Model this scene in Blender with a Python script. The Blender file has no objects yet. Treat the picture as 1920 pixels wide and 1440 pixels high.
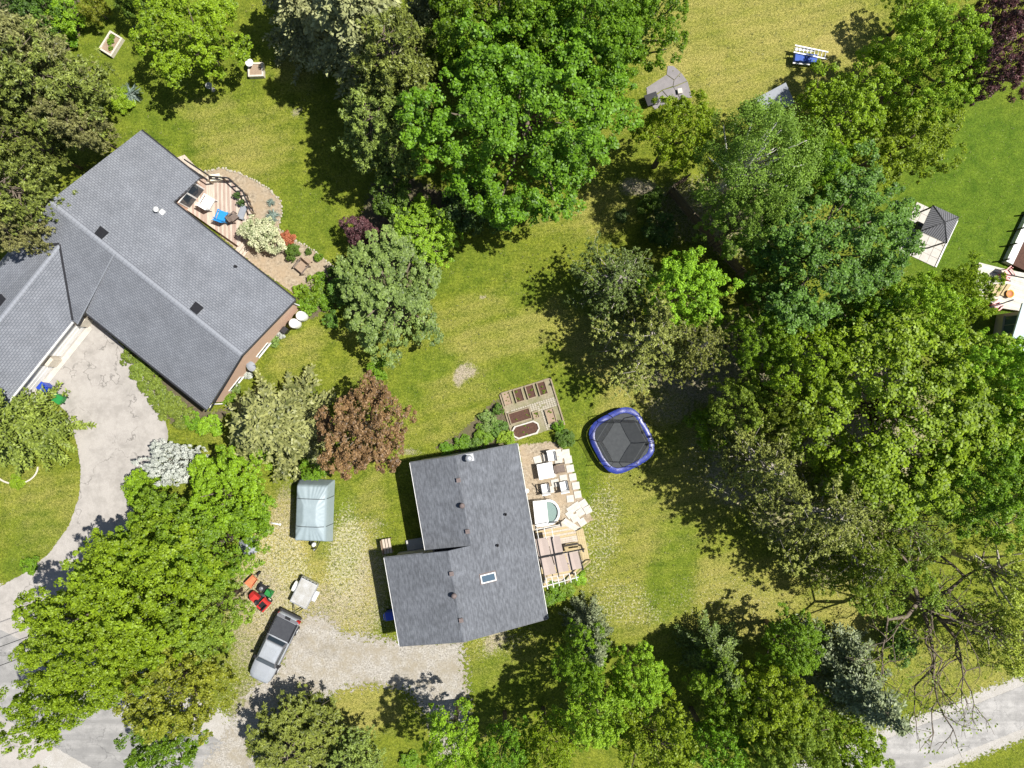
import bpy, math, random
import numpy as np
from mathutils import Vector, Matrix

# ------------------------------------------------------------------ camera, sky, sun, exposure
S = 26.0      # photograph pixels per metre at ground level
H = 51.2      # drone height above the ground
scene = bpy.context.scene
cam_d = bpy.data.cameras.new("camera")
cam_d.sensor_width = 36.0
cam_d.lens = 18.0 / (960.0 / S / H)
cam_d.clip_end = 2000.0
cam = bpy.data.objects.new("camera", cam_d)
cam.location = (0, 0, H)
scene.collection.objects.link(cam)
scene.camera = cam

SUN_EL, SUN_AZ = math.radians(61), math.radians(83)      # azimuth clockwise from +Y
world = bpy.data.worlds.new("World")
scene.world = world
world.use_nodes = True
wn = world.node_tree
bg = wn.nodes["Background"]
sky = wn.nodes.new("ShaderNodeTexSky")
sky.sky_type = 'NISHITA'
sky.sun_disc = False
sky.sun_elevation = SUN_EL
sky.sun_rotation = SUN_AZ
wn.links.new(sky.outputs[0], bg.inputs[0])
bg.inputs[1].default_value = 0.06
sun_d = bpy.data.lights.new("sun", 'SUN')
sun_d.energy = 4.8
sun_d.angle = math.radians(0.5)
sun_d.color = (1.0, 0.965, 0.905)
sun = bpy.data.objects.new("sun", sun_d)
sd = Vector((math.sin(SUN_AZ) * math.cos(SUN_EL), math.cos(SUN_AZ) * math.cos(SUN_EL), math.sin(SUN_EL)))
sun.rotation_euler = sd.to_track_quat('Z', 'Y').to_euler()
sun.location = sd * 120
scene.collection.objects.link(sun)
vs = scene.view_settings
vs.view_transform = 'Standard'
vs.look = 'None'
vs.exposure = 0.66
vs.gamma = 1.0
vs.use_curve_mapping = False
scene.cycles.max_bounces = 4
scene.cycles.diffuse_bounces = 2
scene.cycles.transparent_max_bounces = 12

random.seed(7)
COL = scene.collection

# ------------------------------------------------------------------ helpers
def G(px, py, h=0.0):
    """World point at height h that stands where the photograph shows (px, py)."""
    f = (H - h) / H / S
    return Vector(((px - 960) * f, (720 - py) * f, h))

def tag(o, label=None, cat=None, group=None, kind=None):
    if label: o["label"] = label
    if cat: o["category"] = cat
    if group: o["group"] = group
    if kind: o["kind"] = kind
    return o

def empty(name, loc=(0, 0, 0), rz=0.0, label=None, cat=None, group=None):
    o = bpy.data.objects.new(name, None)
    o.empty_display_size = 0.3
    o.location = loc
    o.rotation_euler = (0, 0, rz)
    COL.objects.link(o)
    return tag(o, label, cat, group)

def link(name, me, parent=None, mat=None):
    o = bpy.data.objects.new(name, me)
    COL.objects.link(o)
    if parent is not None: o.parent = parent
    if mat is not None: me.materials.append(mat)
    return o

class MB:
    """collects shapes into one mesh"""
    def __init__(s): s.v = []; s.f = []; s.sm = []
    def add(s, vs_, fs, smooth=False, M=None):
        n = len(s.v)
        if M is not None: vs_ = [M @ Vector(v) for v in vs_]
        s.v += [tuple(v) for v in vs_]
        s.f += [tuple(i + n for i in f) for f in fs]
        s.sm += [smooth] * len(fs)
        return s
    def box(s, x0, x1, y0, y1, z0, z1, M=None):
        v = [(x0, y0, z0), (x1, y0, z0), (x1, y1, z0), (x0, y1, z0), (x0, y0, z1), (x1, y0, z1), (x1, y1, z1), (x0, y1, z1)]
        return s.add(v, [(3, 2, 1, 0), (4, 5, 6, 7), (0, 1, 5, 4), (1, 2, 6, 5), (2, 3, 7, 6), (3, 0, 4, 7)], False, M)
    def prism(s, poly, z0, z1, M=None):
        n = len(poly)
        v = [(p[0], p[1], z0) for p in poly] + [(p[0], p[1], z1) for p in poly]
        f = [tuple(reversed(range(n))), tuple(range(n, 2 * n))] + [(i, (i + 1) % n, n + (i + 1) % n, n + i) for i in range(n)]
        return s.add(v, f, False, M)
    def slab(s, quad, t):
        """polygon (3D) thickened downward"""
        n = len(quad)
        v = [tuple(q) for q in quad] + [(q[0], q[1], q[2] - t) for q in quad]
        f = [tuple(range(n)), tuple(reversed(range(n, 2 * n)))] + [(i, n + i, n + (i + 1) % n, (i + 1) % n) for i in range(n)]
        return s.add(v, f)
    def tube(s, pts, r, n=6, caps=True, smooth=True):
        pts = [Vector(p) for p in pts]
        if not hasattr(r, "__len__"): r = [r] * len(pts)
        v = []; f = []
        for i, p in enumerate(pts):
            d = (pts[min(i + 1, len(pts) - 1)] - pts[max(i - 1, 0)])
            if d.length < 1e-6: d = Vector((0, 0, 1))
            d.normalize()
            a = d.cross(Vector((0, 0, 1)) if abs(d.z) < .9 else Vector((1, 0, 0))).normalized()
            b = d.cross(a)
            for k in range(n):
                t = 2 * math.pi * k / n
                v.append(p + (a * math.cos(t) + b * math.sin(t)) * r[i])
        for i in range(len(pts) - 1):
            for k in range(n):
                f.append((i * n + k, i * n + (k + 1) % n, (i + 1) * n + (k + 1) % n, (i + 1) * n + k))
        if caps:
            f.append(tuple(reversed(range(n))))
            f.append(tuple(range((len(pts) - 1) * n, len(pts) * n)))
        return s.add(v, f, smooth)
    def lathe(s, prof, n=16, c=(0, 0, 0), smooth=True, M=None):
        v = []; f = []
        for r, z in prof:
            for k in range(n):
                t = 2 * math.pi * k / n
                v.append((c[0] + r * math.cos(t), c[1] + r * math.sin(t), c[2] + z))
        m = len(prof)
        for i in range(m - 1):
            for k in range(n):
                f.append((i * n + k, i * n + (k + 1) % n, (i + 1) * n + (k + 1) % n, (i + 1) * n + k))
        f.append(tuple(reversed(range(n))))
        f.append(tuple(range((m - 1) * n, m * n)))
        return s.add(v, f, smooth, M)
    def loft(s, secs, smooth=False, closed=True):
        n = len(secs[0]); v = [p for q in secs for p in q]; f = []
        for i in range(len(secs) - 1):
            for k in range(n if closed else n - 1):
                f.append((i * n + k, i * n + (k + 1) % n, (i + 1) * n + (k + 1) % n, (i + 1) * n + k))
        f.append(tuple(reversed(range(n)))); f.append(tuple(range((len(secs) - 1) * n, len(secs) * n)))
        return s.add(v, f, smooth)
    def mesh(s, name="mesh"):
        me = bpy.data.meshes.new(name)
        me.from_pydata(s.v, [], s.f)
        me.polygons.foreach_set("use_smooth", s.sm)
        me.update()
        return me
    def build(s, name, mat, parent=None):
        me = s.mesh(name)
        o = link(name, me, parent, mat)
        return o

def clip_poly(poly, axis, lo, hi):
    """convex clip of a 2D polygon to lo <= p[axis] <= hi"""
    for lim, sg in ((lo, 1), (hi, -1)):
        out = []
        for i in range(len(poly)):
            a, b = poly[i], poly[(i + 1) % len(poly)]
            da, db = sg * (a[axis] - lim), sg * (b[axis] - lim)
            if da >= 0: out.append(a)
            if da * db < 0:
                t = da / (da - db)
                out.append((a[0] + t * (b[0] - a[0]), a[1] + t * (b[1] - a[1])))
        poly = out
        if len(poly) < 3: return []
    return poly

# ------------------------------------------------------------------ materials
class NT:
    def __init__(s, name):
        s.m = bpy.data.materials.new(name); s.m.use_nodes = True
        s.t = s.m.node_tree; s.t.nodes.clear()
        s.out = s.n("ShaderNodeOutputMaterial")
    def n(s, typ, **k):
        x = s.t.nodes.new(typ)
        for a, b in k.items(): setattr(x, a, b)
        return x
    def l(s, a, b): s.t.links.new(a, b)
    def set(s, sock, val):
        if hasattr(val, "is_linked") or hasattr(val, "node"): s.l(val, sock)
        else: sock.default_value = val if not (isinstance(val, tuple) and len(val) == 3) else (*val, 1)
    def coord(s, which="Object"): return s.n("ShaderNodeTexCoord").outputs[which]
    def mapping(s, vec, scale=(1, 1, 1), rot=(0, 0, 0)):
        m = s.n("ShaderNodeMapping"); s.l(vec, m.inputs[0]); m.inputs["Scale"].default_value = scale; m.inputs["Rotation"].default_value = rot
        return m.outputs[0]
    def noise(s, vec, scale, detail=3, rough=.6):
        x = s.n("ShaderNodeTexNoise"); s.l(vec, x.inputs["Vector"])
        x.inputs["Scale"].default_value = scale; x.inputs["Detail"].default_value = detail; x.inputs["Roughness"].default_value = rough
        return x.outputs["Fac"]
    def math(s, op, a, b=0.0, clamp=False):
        x = s.n("ShaderNodeMath", operation=op, use_clamp=clamp)
        s.set(x.inputs[0], a); s.set(x.inputs[1], b)
        return x.outputs[0]
    def remap(s, v, a, b, c=0.0, d=1.0):
        x = s.n("ShaderNodeMapRange"); s.set(x.inputs[0], v)
        for i, q in enumerate((a, b, c, d)): x.inputs[i + 1].default_value = q
        return x.outputs[0]
    def mix(s, fac, a, b, blend='MIX'):
        x = s.n("ShaderNodeMix", data_type='RGBA', blend_type=blend)
        s.set(x.inputs[0], fac); s.set(x.inputs[6], a); s.set(x.inputs[7], b)
        return x.outputs[2]
    def attr(s, name): return s.n("ShaderNodeAttribute", attribute_name=name)
    def bsdf(s, col, rough=.8, spec=.3, metal=0.0, bump=None, strength=.3, dist=.02):
        p = s.n("ShaderNodeBsdfPrincipled")
        s.set(p.inputs["Base Color"], col); s.set(p.inputs["Roughness"], rough)
        p.inputs["Specular IOR Level"].default_value = spec; p.inputs["Metallic"].default_value = metal
        if bump is not None:
            b = s.n("ShaderNodeBump"); b.inputs["Strength"].default_value = strength; b.inputs["Distance"].default_value = dist
            s.l(bump, b.inputs["Height"]); s.l(b.outputs[0], p.inputs["Normal"])
        return p.outputs[0]
    def done(s, sh): s.l(sh, s.out.inputs["Surface"]); return s.m

def plain(name, c1, c2=None, scale=6.0, rough=.7, spec=.3, metal=0.0, bump=.15, stretch=(1, 1, 1)):
    """two-tone noisy surface"""
    if c2 is None: c2 = tuple(c * .72 for c in c1)
    t = NT(name); v = t.mapping(t.coord(), stretch)
    a = t.noise(v, scale, 4); b = t.noise(v, scale * 7, 3)
    f = t.remap(t.math('ADD', t.math('MULTIPLY', a, .65), t.math('MULTIPLY', b, .35)), .33, .67)
    return t.done(t.bsdf(t.mix(f, c2, c1), t.remap(b, .2, .8, max(rough - .1, .05), min(rough + .1, 1)), spec, metal, b, bump, .01))

def leaf_mat(name, dark, light, trans=.28, rough=.5):
    t = NT(name)
    g = t.n("ShaderNodeNewGeometry")
    oi = t.n("ShaderNodeObjectInfo")
    v = t.coord()
    nz = t.noise(v, .55, 3)
    f = t.math('ADD', t.math('MULTIPLY', g.outputs["Random Per Island"], .75), t.remap(nz, .3, .7, -.12, .42), True)
    c = t.mix(f, dark, light)
    hsv = t.n("ShaderNodeHueSaturation")
    t.l(c, hsv.inputs["Color"])
    t.l(t.remap(oi.outputs["Random"], 0, 1, .488, .512), hsv.inputs["Hue"])
    t.l(t.remap(oi.outputs["Random"], 0, 1, .88, 1.15), hsv.inputs["Value"])
    p = t.bsdf(hsv.outputs[0], rough, .35)
    tr = t.n("ShaderNodeBsdfTranslucent")
    t.l(t.mix(.5, hsv.outputs[0], (min(light[0] * 1.5, 1), min(light[1] * 1.4, 1), light[2] * .8)), tr.inputs[0])
    mx = t.n("ShaderNodeMixShader"); mx.inputs[0].default_value = trans
    t.l(p, mx.inputs[1]); t.l(tr.outputs[0], mx.inputs[2])
    return t.done(mx.outputs[0])

LEAF = {
    'maple':  leaf_mat('leaf_maple', (0.036, 0.088, 0.004), (0.205, 0.37, 0.016), 0.32),
    'ygreen': leaf_mat('leaf_yellow_green', (0.068, 0.115, 0.004), (0.31, 0.455, 0.018), 0.32),
    'bright': leaf_mat('leaf_bright', (0.045, 0.1, 0.004), (0.24, 0.41, 0.02), 0.32),
    'lime':   leaf_mat('leaf_lime', (0.08, 0.15, 0.006), (0.35, 0.54, 0.03), 0.32),
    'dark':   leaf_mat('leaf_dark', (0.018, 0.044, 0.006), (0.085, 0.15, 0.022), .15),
    'deep':   leaf_mat('leaf_deep', (0.026, 0.062, 0.007), (0.165, 0.29, 0.034), 0.28),
    'sage':   leaf_mat('leaf_sage', (0.048, 0.095, 0.018), (0.29, 0.43, 0.1), 0.28),
    'birch':  leaf_mat('leaf_birch', (0.05, 0.09, 0.009), (0.26, 0.38, 0.048), 0.32),
    'purple': leaf_mat('leaf_purple', (0.026, 0.012, 0.014), (0.175, 0.075, 0.08), .12),
    'plum':   leaf_mat('leaf_plum', (0.045, 0.022, 0.01), (0.285, 0.16, 0.07), .15),
    'autumn': leaf_mat('leaf_autumn', (0.075, 0.095, 0.008), (0.33, 0.34, 0.03), 0.32),
    'silver': leaf_mat('leaf_silver', (.200, .230, .190), (.640, .660, .600), .12),
    'cream':  leaf_mat('leaf_cream_flower', (.080, .140, .025), (.760, .740, .480), .15),
    'white':  leaf_mat('leaf_white_flower', (.060, .120, .040), (.700, .700, .680), .15),
    'red':    leaf_mat('leaf_red', (.200, .050, .020), (.480, .160, .070), .15),
    'blue':   leaf_mat('needle_blue', (0.042, 0.062, 0.026), (0.28, 0.325, 0.16), .06),
    'tan':    leaf_mat('needle_tan', (0.055, 0.068, 0.022), (0.41, 0.43, 0.185), .06),
    'sprucey': leaf_mat('needle_yellow', (0.045, 0.068, 0.008), (0.26, 0.32, 0.05), .08),
    'sprucesage': leaf_mat('needle_sage', (0.06, 0.078, 0.018), (0.36, 0.385, 0.13), .08),
    'pine':   leaf_mat('needle_pine', (0.034, 0.054, 0.008), (0.285, 0.35, 0.065), .08),
    'pinebrown': leaf_mat('needle_brown', (0.05, 0.055, 0.014), (0.31, 0.31, 0.105), .08),
    'pinedark': leaf_mat('needle_dark', (0.024, 0.045, 0.008), (0.2, 0.27, 0.058), .08),
    'larch':  leaf_mat('needle_larch', (0.05, 0.065, 0.01), (0.35, 0.39, 0.085), .12),
    'olive':  leaf_mat('leaf_olive', (0.065, 0.105, 0.007), (0.29, 0.385, 0.038), 0.34),
    'gold':   leaf_mat('leaf_gold', (0.085, 0.12, 0.009), (0.4, 0.48, 0.055), .2),
    'juniper': leaf_mat('leaf_juniper', (0.036, 0.06, 0.005), (0.22, 0.28, 0.034), .1),
    'yucca':  leaf_mat('leaf_yucca', (.090, .140, .110), (.300, .370, .320), .1),
}
BARK = plain('bark', (.21, .17, .13), (.10, .08, .06), 9, .9, .2, bump=.5)
BARK_PALE = plain('bark_pale', (.55, .50, .44), (.33, .29, .25), 9, .9, .2, bump=.4)
BARK_BIRCH = plain('bark_birch', (.72, .70, .64), (.40, .37, .33), 9, .85, .2, bump=.3)
BARK_DARK = plain('bark_dark', (.13, .105, .085), (.06, .05, .04), 9, .9, .2, bump=.5)

# ------------------------------------------------------------------ ground colour patches
# channel: 0 dry grass, 1 bare earth, 2 lush grass, 3 pale weedy stubble
PATCH = [
 (0,1430,60,220,140,0,.55),(0,1310,110,75,28,-15,.75),(0,1430,15,110,28,-10,.6),(0,1560,82,45,35,-30,.8),(0,1330,55,90,30,-20,.35),(0,1340,140,60,30,0,.3),
 (0,420,255,95,60,30,.42),(0,385,205,70,24,0,.45),(0,560,100,40,70,0,.4),(0,245,300,40,25,-40,.3),(0,300,200,30,20,0,.25),(0,500,250,60,60,0,.3),
 (0,975,625,150,38,-14,.42),(0,870,580,90,30,-14,.32),(0,1080,590,70,45,0,.38),(0,830,740,110,35,-14,.32),(0,690,620,70,30,0,.3),
 (0,1150,665,95,55,0,.52),(0,1210,745,80,60,0,.45),(0,1240,960,120,110,0,.34),(0,1330,870,60,90,0,.45),(0,1400,1100,130,70,0,.44),(0,1430,1155,160,38,-8,.5),(0,1200,1120,110,80,0,.34),
 (0,1130,395,60,45,0,.4),(0,1060,410,60,30,0,.3),(0,680,1330,75,50,0,.55),(0,660,1080,60,120,0,.7),(0,530,1010,60,80,0,.85),(0,570,1090,75,60,0,.75),(0,515,1120,85,90,0,.85),(0,700,930,25,50,0,.3),
 (0,930,1235,70,50,0,.35),(0,820,800,90,25,-14,.32),(0,100,980,50,90,30,.35),(0,60,930,60,60,0,.3),(0,1600,1130,80,60,0,.5),(0,1790,1260,120,60,0,.35),(0,560,660,60,30,-35,.35),
 (1,870,706,11,26,25,.95),(1,905,553,9,5,0,.8),(1,1205,715,30,16,0,.85),(1,1300,705,90,50,20,.75),(1,1260,760,50,30,0,.5),(1,1400,890,70,60,0,.75),(1,1500,960,90,60,0,.55),(1,1450,700,140,120,0,.7),(1,1600,800,160,160,0,.7),
 (1,930,1200,20,28,20,.75),(1,762,848,26,7,-12,.6),(1,485,1160,60,110,0,.62),(1,615,1140,50,45,0,.6),(1,690,1110,38,90,10,.48),(1,700,985,20,10,0,.4),(1,1200,350,30,14,0,.8),(1,460,1330,30,60,0,.5),
 (1,1290,400,70,60,0,.5),(1,1380,400,90,80,0,.6),(1,1560,1060,60,40,0,.4),(1,535,960,26,60,0,.5),(1,1310,690,20,20,0,.6),(1,390,790,30,15,0,.5),(1,550,210,8,6,0,.6),(1,252,45,8,6,0,.6),(1,1350,800,40,40,0,.35),(1,1020,1085,40,20,0,.4),
 (2,1850,400,190,230,0,1.0),(2,240,90,200,150,0,.30),(2,300,235,80,50,30,.45),(2,560,430,70,90,20,.35),(2,640,1010,35,80,0,.45),(2,1260,1070,40,110,12,.42),(2,1075,885,40,70,0,.5),(2,800,690,60,30,-14,.35),(2,880,500,70,40,-14,.35),
 (2,1000,540,60,25,-14,.3),(2,1120,545,60,40,0,.3),(2,930,1270,70,60,0,.25),(2,70,1000,50,50,0,.3),(2,40,1060,30,40,0,.45),(2,740,750,60,30,-14,.3),(2,430,160,50,100,0,.2),(2,950,700,60,18,-14,.3),(2,640,560,70,50,0,.25),(2,1070,740,50,35,0,.35),
 (3,1125,1000,36,105,8,.55),(3,1165,1130,66,42,0,.5),(3,655,1060,45,100,0,.8),(3,690,1150,45,60,0,.5),(3,515,1080,65,120,0,.75),(3,1130,950,30,40,0,.5),(3,935,1205,60,30,-10,.45),(3,1350,1120,120,40,0,.3),(3,1180,640,70,60,0,.4),(3,1320,860,40,60,0,.4),
 (3,1190,1150,60,25,0,.5),(3,630,1120,50,60,0,.5),(3,700,1020,30,60,0,.4),(3,440,1290,40,60,0,.4),(3,1540,1060,40,50,0,.4),
]

def grid_mesh(name, xs, ys, keep=None, z=0.0):
    nx, ny = len(xs), len(ys)
    X, Y = np.meshgrid(xs, ys)
    co = np.stack([X.ravel(), Y.ravel(), np.full(nx * ny, z)], 1)
    i = np.arange(nx * ny).reshape(ny, nx)
    q = np.stack([i[:-1, :-1].ravel(), i[:-1, 1:].ravel(), i[1:, 1:].ravel(), i[1:, :-1].ravel()], 1)
    if keep is not None:
        q = q[keep[q].any(1)]
        used = np.zeros(nx * ny, bool); used[q.ravel()] = True
        idx = np.cumsum(used) - 1
        co = co[used]; q = idx[q]
    else: used = np.ones(nx * ny, bool)
    return raw_mesh(name, co, q), co, used

def raw_mesh(name, co, q):
    me = bpy.data.meshes.new(name)
    n, m, k = len(co), len(q), q.shape[1]
    me.vertices.add(n); me.vertices.foreach_set("co", np.asarray(co, np.float32).ravel())
    me.loops.add(m * k); me.loops.foreach_set("vertex_index", np.asarray(q, np.int32).ravel())
    me.polygons.add(m); me.polygons.foreach_set("loop_start", np.arange(0, m * k, k, dtype=np.int32))
    me.update(calc_edges=True)
    return me

def lownoise(P, sc, seed):
    """cheap smooth noise from sines"""
    r = np.random.RandomState(seed); o = np.zeros(len(P))
    for k in range(7):
        a = r.rand() * 6.283; f = sc * (.6 + 1.1 * r.rand()); ph = r.rand() * 6.283
        o += np.sin((P[:, 0] * math.cos(a) + P[:, 1] * math.sin(a)) * f + ph + 1.3 * np.sin((P[:, 1] * math.cos(a) - P[:, 0] * math.sin(a)) * f * .7 + k))
    return o / 7 * 1.6

def sdist(P, poly):
    """signed distance to polygon, positive inside"""
    d = np.full(len(P), 1e9); ins = np.zeros(len(P), bool); n = len(poly)
    for i in range(n):
        a = np.array(poly[i][:2]); b = np.array(poly[(i + 1) % n][:2]); e = b - a
        w = P - a; t = np.clip((w @ e) / max(e @ e, 1e-9), 0, 1)
        d = np.minimum(d, np.linalg.norm(w - t[:, None] * e, axis=1))
        c = ((a[1] > P[:, 1]) != (b[1] > P[:, 1])) & (P[:, 0] < e[0] * (P[:, 1] - a[1]) / (e[1] if abs(e[1]) > 1e-9 else 1e-9) + a[0])
        ins ^= c
    return np.where(ins, d, -d)

# --- lawn material
def lawn_material():
    t = NT('lawn_grass'); v = t.coord()
    at = t.attr('patch'); sp = t.n("ShaderNodeSeparateColor"); t.l(at.outputs["Color"], sp.inputs[0])
    dry, dirt, lush, stub = sp.outputs[0], sp.outputs[1], sp.outputs[2], at.outputs["Alpha"]
    big = t.noise(v, .22, 3); mid = t.noise(v, 1.1, 4); fine = t.noise(v, 6, 5, .8); vfine = t.noise(v, 18, 2, .6)
    wv = t.n("ShaderNodeTexWave"); t.l(t.mapping(v, (1, 1, 1), (0, 0, math.radians(-104))), wv.inputs[0])
    wv.inputs["Scale"].default_value = .33; wv.inputs["Distortion"].default_value = 4.0; wv.inputs["Detail"].default_value = 3; wv.inputs["Detail Scale"].default_value = 1.5
    green = t.mix(t.remap(t.math('ADD', t.math('MULTIPLY', mid, .6), t.math('MULTIPLY', fine, .4)), .35, .65), (.066, .098, .008), (.178, .198, .022))
    lushc = t.mix(t.remap(mid, .3, .7), (.048, .095, .008), (.098, .155, .014))
    c = t.mix(t.math('MULTIPLY', lush, .9), green, lushc)
    dr = t.math('ADD', dry, t.remap(big, .3, .7, -.30, .14))
    dr = t.math('ADD', dr, t.math('ADD', t.remap(fine, .35, .65, -.13, .13), t.remap(vfine, .38, .62, -.16, .16)))
    dr = t.math('ADD', dr, t.math('MULTIPLY', t.math('SUBTRACT', wv.outputs["Fac"], .5), .15))
    dr = t.math('SUBTRACT', dr, t.math('MULTIPLY', lush, .75), True)
    c = t.mix(dr, c, t.mix(t.remap(vfine, .3, .7), (.200, .172, .044), (.350, .300, .100)))
    st = t.math('GREATER_THAN', t.math('ADD', t.math('MULTIPLY', stub, .20), t.noise(v, 6.5, 5, .8)), .655)
    c = t.mix(t.math('MULTIPLY', st, .8), c, (.40, .37, .25))
    di = t.remap(t.math('ADD', t.math('MULTIPLY', dirt, .9), t.remap(t.noise(v, 4.5, 6, .8), .3, .7, -.45, .45)), .25, .85)
    c = t.mix(di, c, t.mix(t.remap(vfine, .25, .75), (.190, .155, .105), (.380, .330, .245)))
    sh = t.remap(t.math('ADD', t.math('MULTIPLY', fine, .5), t.math('MULTIPLY', vfine, .5)), .40, .60, .52, 1.50)
    c = t.mix(1.0, c, t.n("ShaderNodeCombineColor").outputs[0], 'MULTIPLY') if False else c
    vm = t.n("ShaderNodeVectorMath", operation='SCALE'); t.l(c, vm.inputs[0]); t.l(sh, vm.inputs[3])
    return t.done(t.bsdf(vm.outputs[0], .95, .1, 0, t.math('ADD', t.math('MULTIPLY', fine, .5), t.math('MULTIPLY', vfine, .5)), .55, .10))

fx = np.arange(-43, 43.01, .25); fy = np.arange(-34, 34.01, .25)
ox = np.array([-600, -300, -150, -80, -55.]); oy = np.array([-600, -300, -150, -80, -50.])
me, co, _ = grid_mesh("lawn", np.concatenate([ox, fx, -ox[::-1]]), np.concatenate([oy, fy, -oy[::-1]]))
P2 = co[:, :2]
chan = np.zeros((len(co), 4), np.float32)
wx = lownoise(P2, 1.6, 3) * .35; wy = lownoise(P2, 1.6, 4) * .35
for ch, px, py, rx, ry, ang, st in PATCH:
    c = G(px, py); a = math.radians(-ang)
    dx = P2[:, 0] + wx - c.x; dy = P2[:, 1] + wy - c.y
    u = (dx * math.cos(a) + dy * math.sin(a)) / (rx / S); w = (-dx * math.sin(a) + dy * math.cos(a)) / (ry / S)
    chan[:, ch] = np.maximum(chan[:, ch], st * np.clip(1.35 - np.sqrt(u * u + w * w), 0, .6) / .6)
at_ = me.attributes.new("patch", "FLOAT_COLOR", "POINT"); at_.data.foreach_set("color", chan.ravel())
LAWN = link("lawn", me, None, lawn_material())
tag(LAWN, kind='structure')

# --- sheets laid on the ground, with ragged edges
def edge_mat(t, sh, v, sc=5.0, amp=.55):
    """cut the sheet's edge ragged where it thins out over the grass"""
    a = t.attr('edge').outputs["Fac"]
    k = t.math('GREATER_THAN', t.math('ADD', a, t.remap(t.noise(v, sc, 5, .75), .28, .72, -amp, amp)), .5)
    tr = t.n("ShaderNodeBsdfTransparent"); mx = t.n("ShaderNodeMixShader")
    t.l(k, mx.inputs[0]); t.l(tr.outputs[0], mx.inputs[1]); t.l(sh, mx.inputs[2])
    return mx.outputs[0]

def sheet(name, poly, mat, z, soft=.3, cell=.25, kind='structure', world=False):
    pw = poly if world else [tuple(G(*p)[:2]) for p in poly]
    a = np.array(pw); lo = a.min(0) - soft - .3; hi = a.max(0) + soft + .3
    xs = np.arange(lo[0], hi[0] + cell, cell); ys = np.arange(lo[1], hi[1] + cell, cell)
    X, Y = np.meshgrid(xs, ys); P = np.stack([X.ravel(), Y.ravel()], 1)
    d = sdist(P, pw)
    me, co, used = grid_mesh(name, xs, ys, d > -soft, z)
    at = me.attributes.new('edge', 'FLOAT', 'POINT')
    at.data.foreach_set('value', np.clip(.5 + d[used] / (2 * soft), -.5, 2).astype(np.float32))
    o = link(name, me, None, mat)
    tag(o, kind=kind)
    # thin out the grass around the edge
    return o

def gravel_mat(name, c1, c2, c3, tracks=None, sc=14, soft=.55, crack=0.0):
    t = NT(name); v = t.coord()
    a = t.noise(v, sc, 4, .75); b = t.noise(v, .8, 4); g = t.noise(v, 2.6, 5, .7)
    c = t.mix(t.remap(a, .3, .7), c1, c2)
    c = t.mix(t.remap(t.math('ADD', t.math('MULTIPLY', b, .6), t.math('MULTIPLY', g, .4)), .44, .60, 0, .85), c, c3)
    if tracks is not None:
        w = t.noise(t.mapping(v, (.06, 1.1, 1), (0, 0, -tracks)), 1.0, 4, .6)
        c = t.mix(t.remap(w, .42, .60, 0, .7), c, c3)
    if crack:
        vo = t.n("ShaderNodeTexVoronoi", feature='DISTANCE_TO_EDGE'); wv = t.n("ShaderNodeVectorMath", operation='ADD')
        nv = t.n("ShaderNodeTexNoise"); t.l(v, nv.inputs["Vector"]); nv.inputs["Scale"].default_value = .9; nv.inputs["Detail"].default_value = 5
        sc_ = t.n("ShaderNodeVectorMath", operation='SCALE'); t.l(nv.outputs["Color"], sc_.inputs[0]); sc_.inputs[3].default_value = 2.6
        t.l(v, wv.inputs[0]); t.l(sc_.outputs[0], wv.inputs[1]); t.l(wv.outputs[0], vo.inputs["Vector"]); vo.inputs["Scale"].default_value = .22
        ck = t.math('MULTIPLY', t.remap(vo.outputs["Distance"], .0, .012, 1, 0), t.remap(t.noise(v, .5, 3), .42, .55))
        c = t.mix(t.math('MULTIPLY', ck, crack), c, tuple(q * .45 for q in c3))
        c = t.mix(t.remap(t.noise(v, .35, 5, .7), .56, .72, 0, .45), c, tuple(q * .62 for q in c3))
    return t.done(edge_mat(t, t.bsdf(c, .9, .2, 0, a, .6, .03), v, 4, soft))

ROCK = 7
M_DRIVE = gravel_mat('gravel_driveway', (.150, .135, .112), (.500, .470, .420), (.270, .235, .175), None, 9, .95, .25)
M_ASPH = gravel_mat('driveway_asphalt', (.330, .305, .278), (.415, .387, .355), (.285, .264, .240), None, 20, .25, .8)
M_ROAD = gravel_mat('road_asphalt', (.285, .276, .262), (.375, .362, .345), (.205, .200, .192), math.radians(-29), 22, .2, .6)
M_LANE = gravel_mat('lane_asphalt', (.330, .318, .300), (.440, .425, .405), (.235, .228, .218), math.radians(21), 22, .2, .5)
M_SHOULDER = gravel_mat('road_shoulder_gravel', (.285, .268, .244), (.480, .458, .425), (.330, .308, .272), None, 10, .9)
M_BEIGE = gravel_mat('beige_stone_chips', (.130, .100, .068), (.470, .395, .290), (.330, .255, .170), None, 5.0, .4)
M_MULCH = gravel_mat('wood_mulch', (.13, .085, .055), (.30, .21, .14), (.22, .17, .10), None, 9, .5)
M_SOILSH = gravel_mat('shrub_bed_soil', (.055, .043, .028), (.165, .130, .085), (.10, .10, .045), None, 8, .6)

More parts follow.
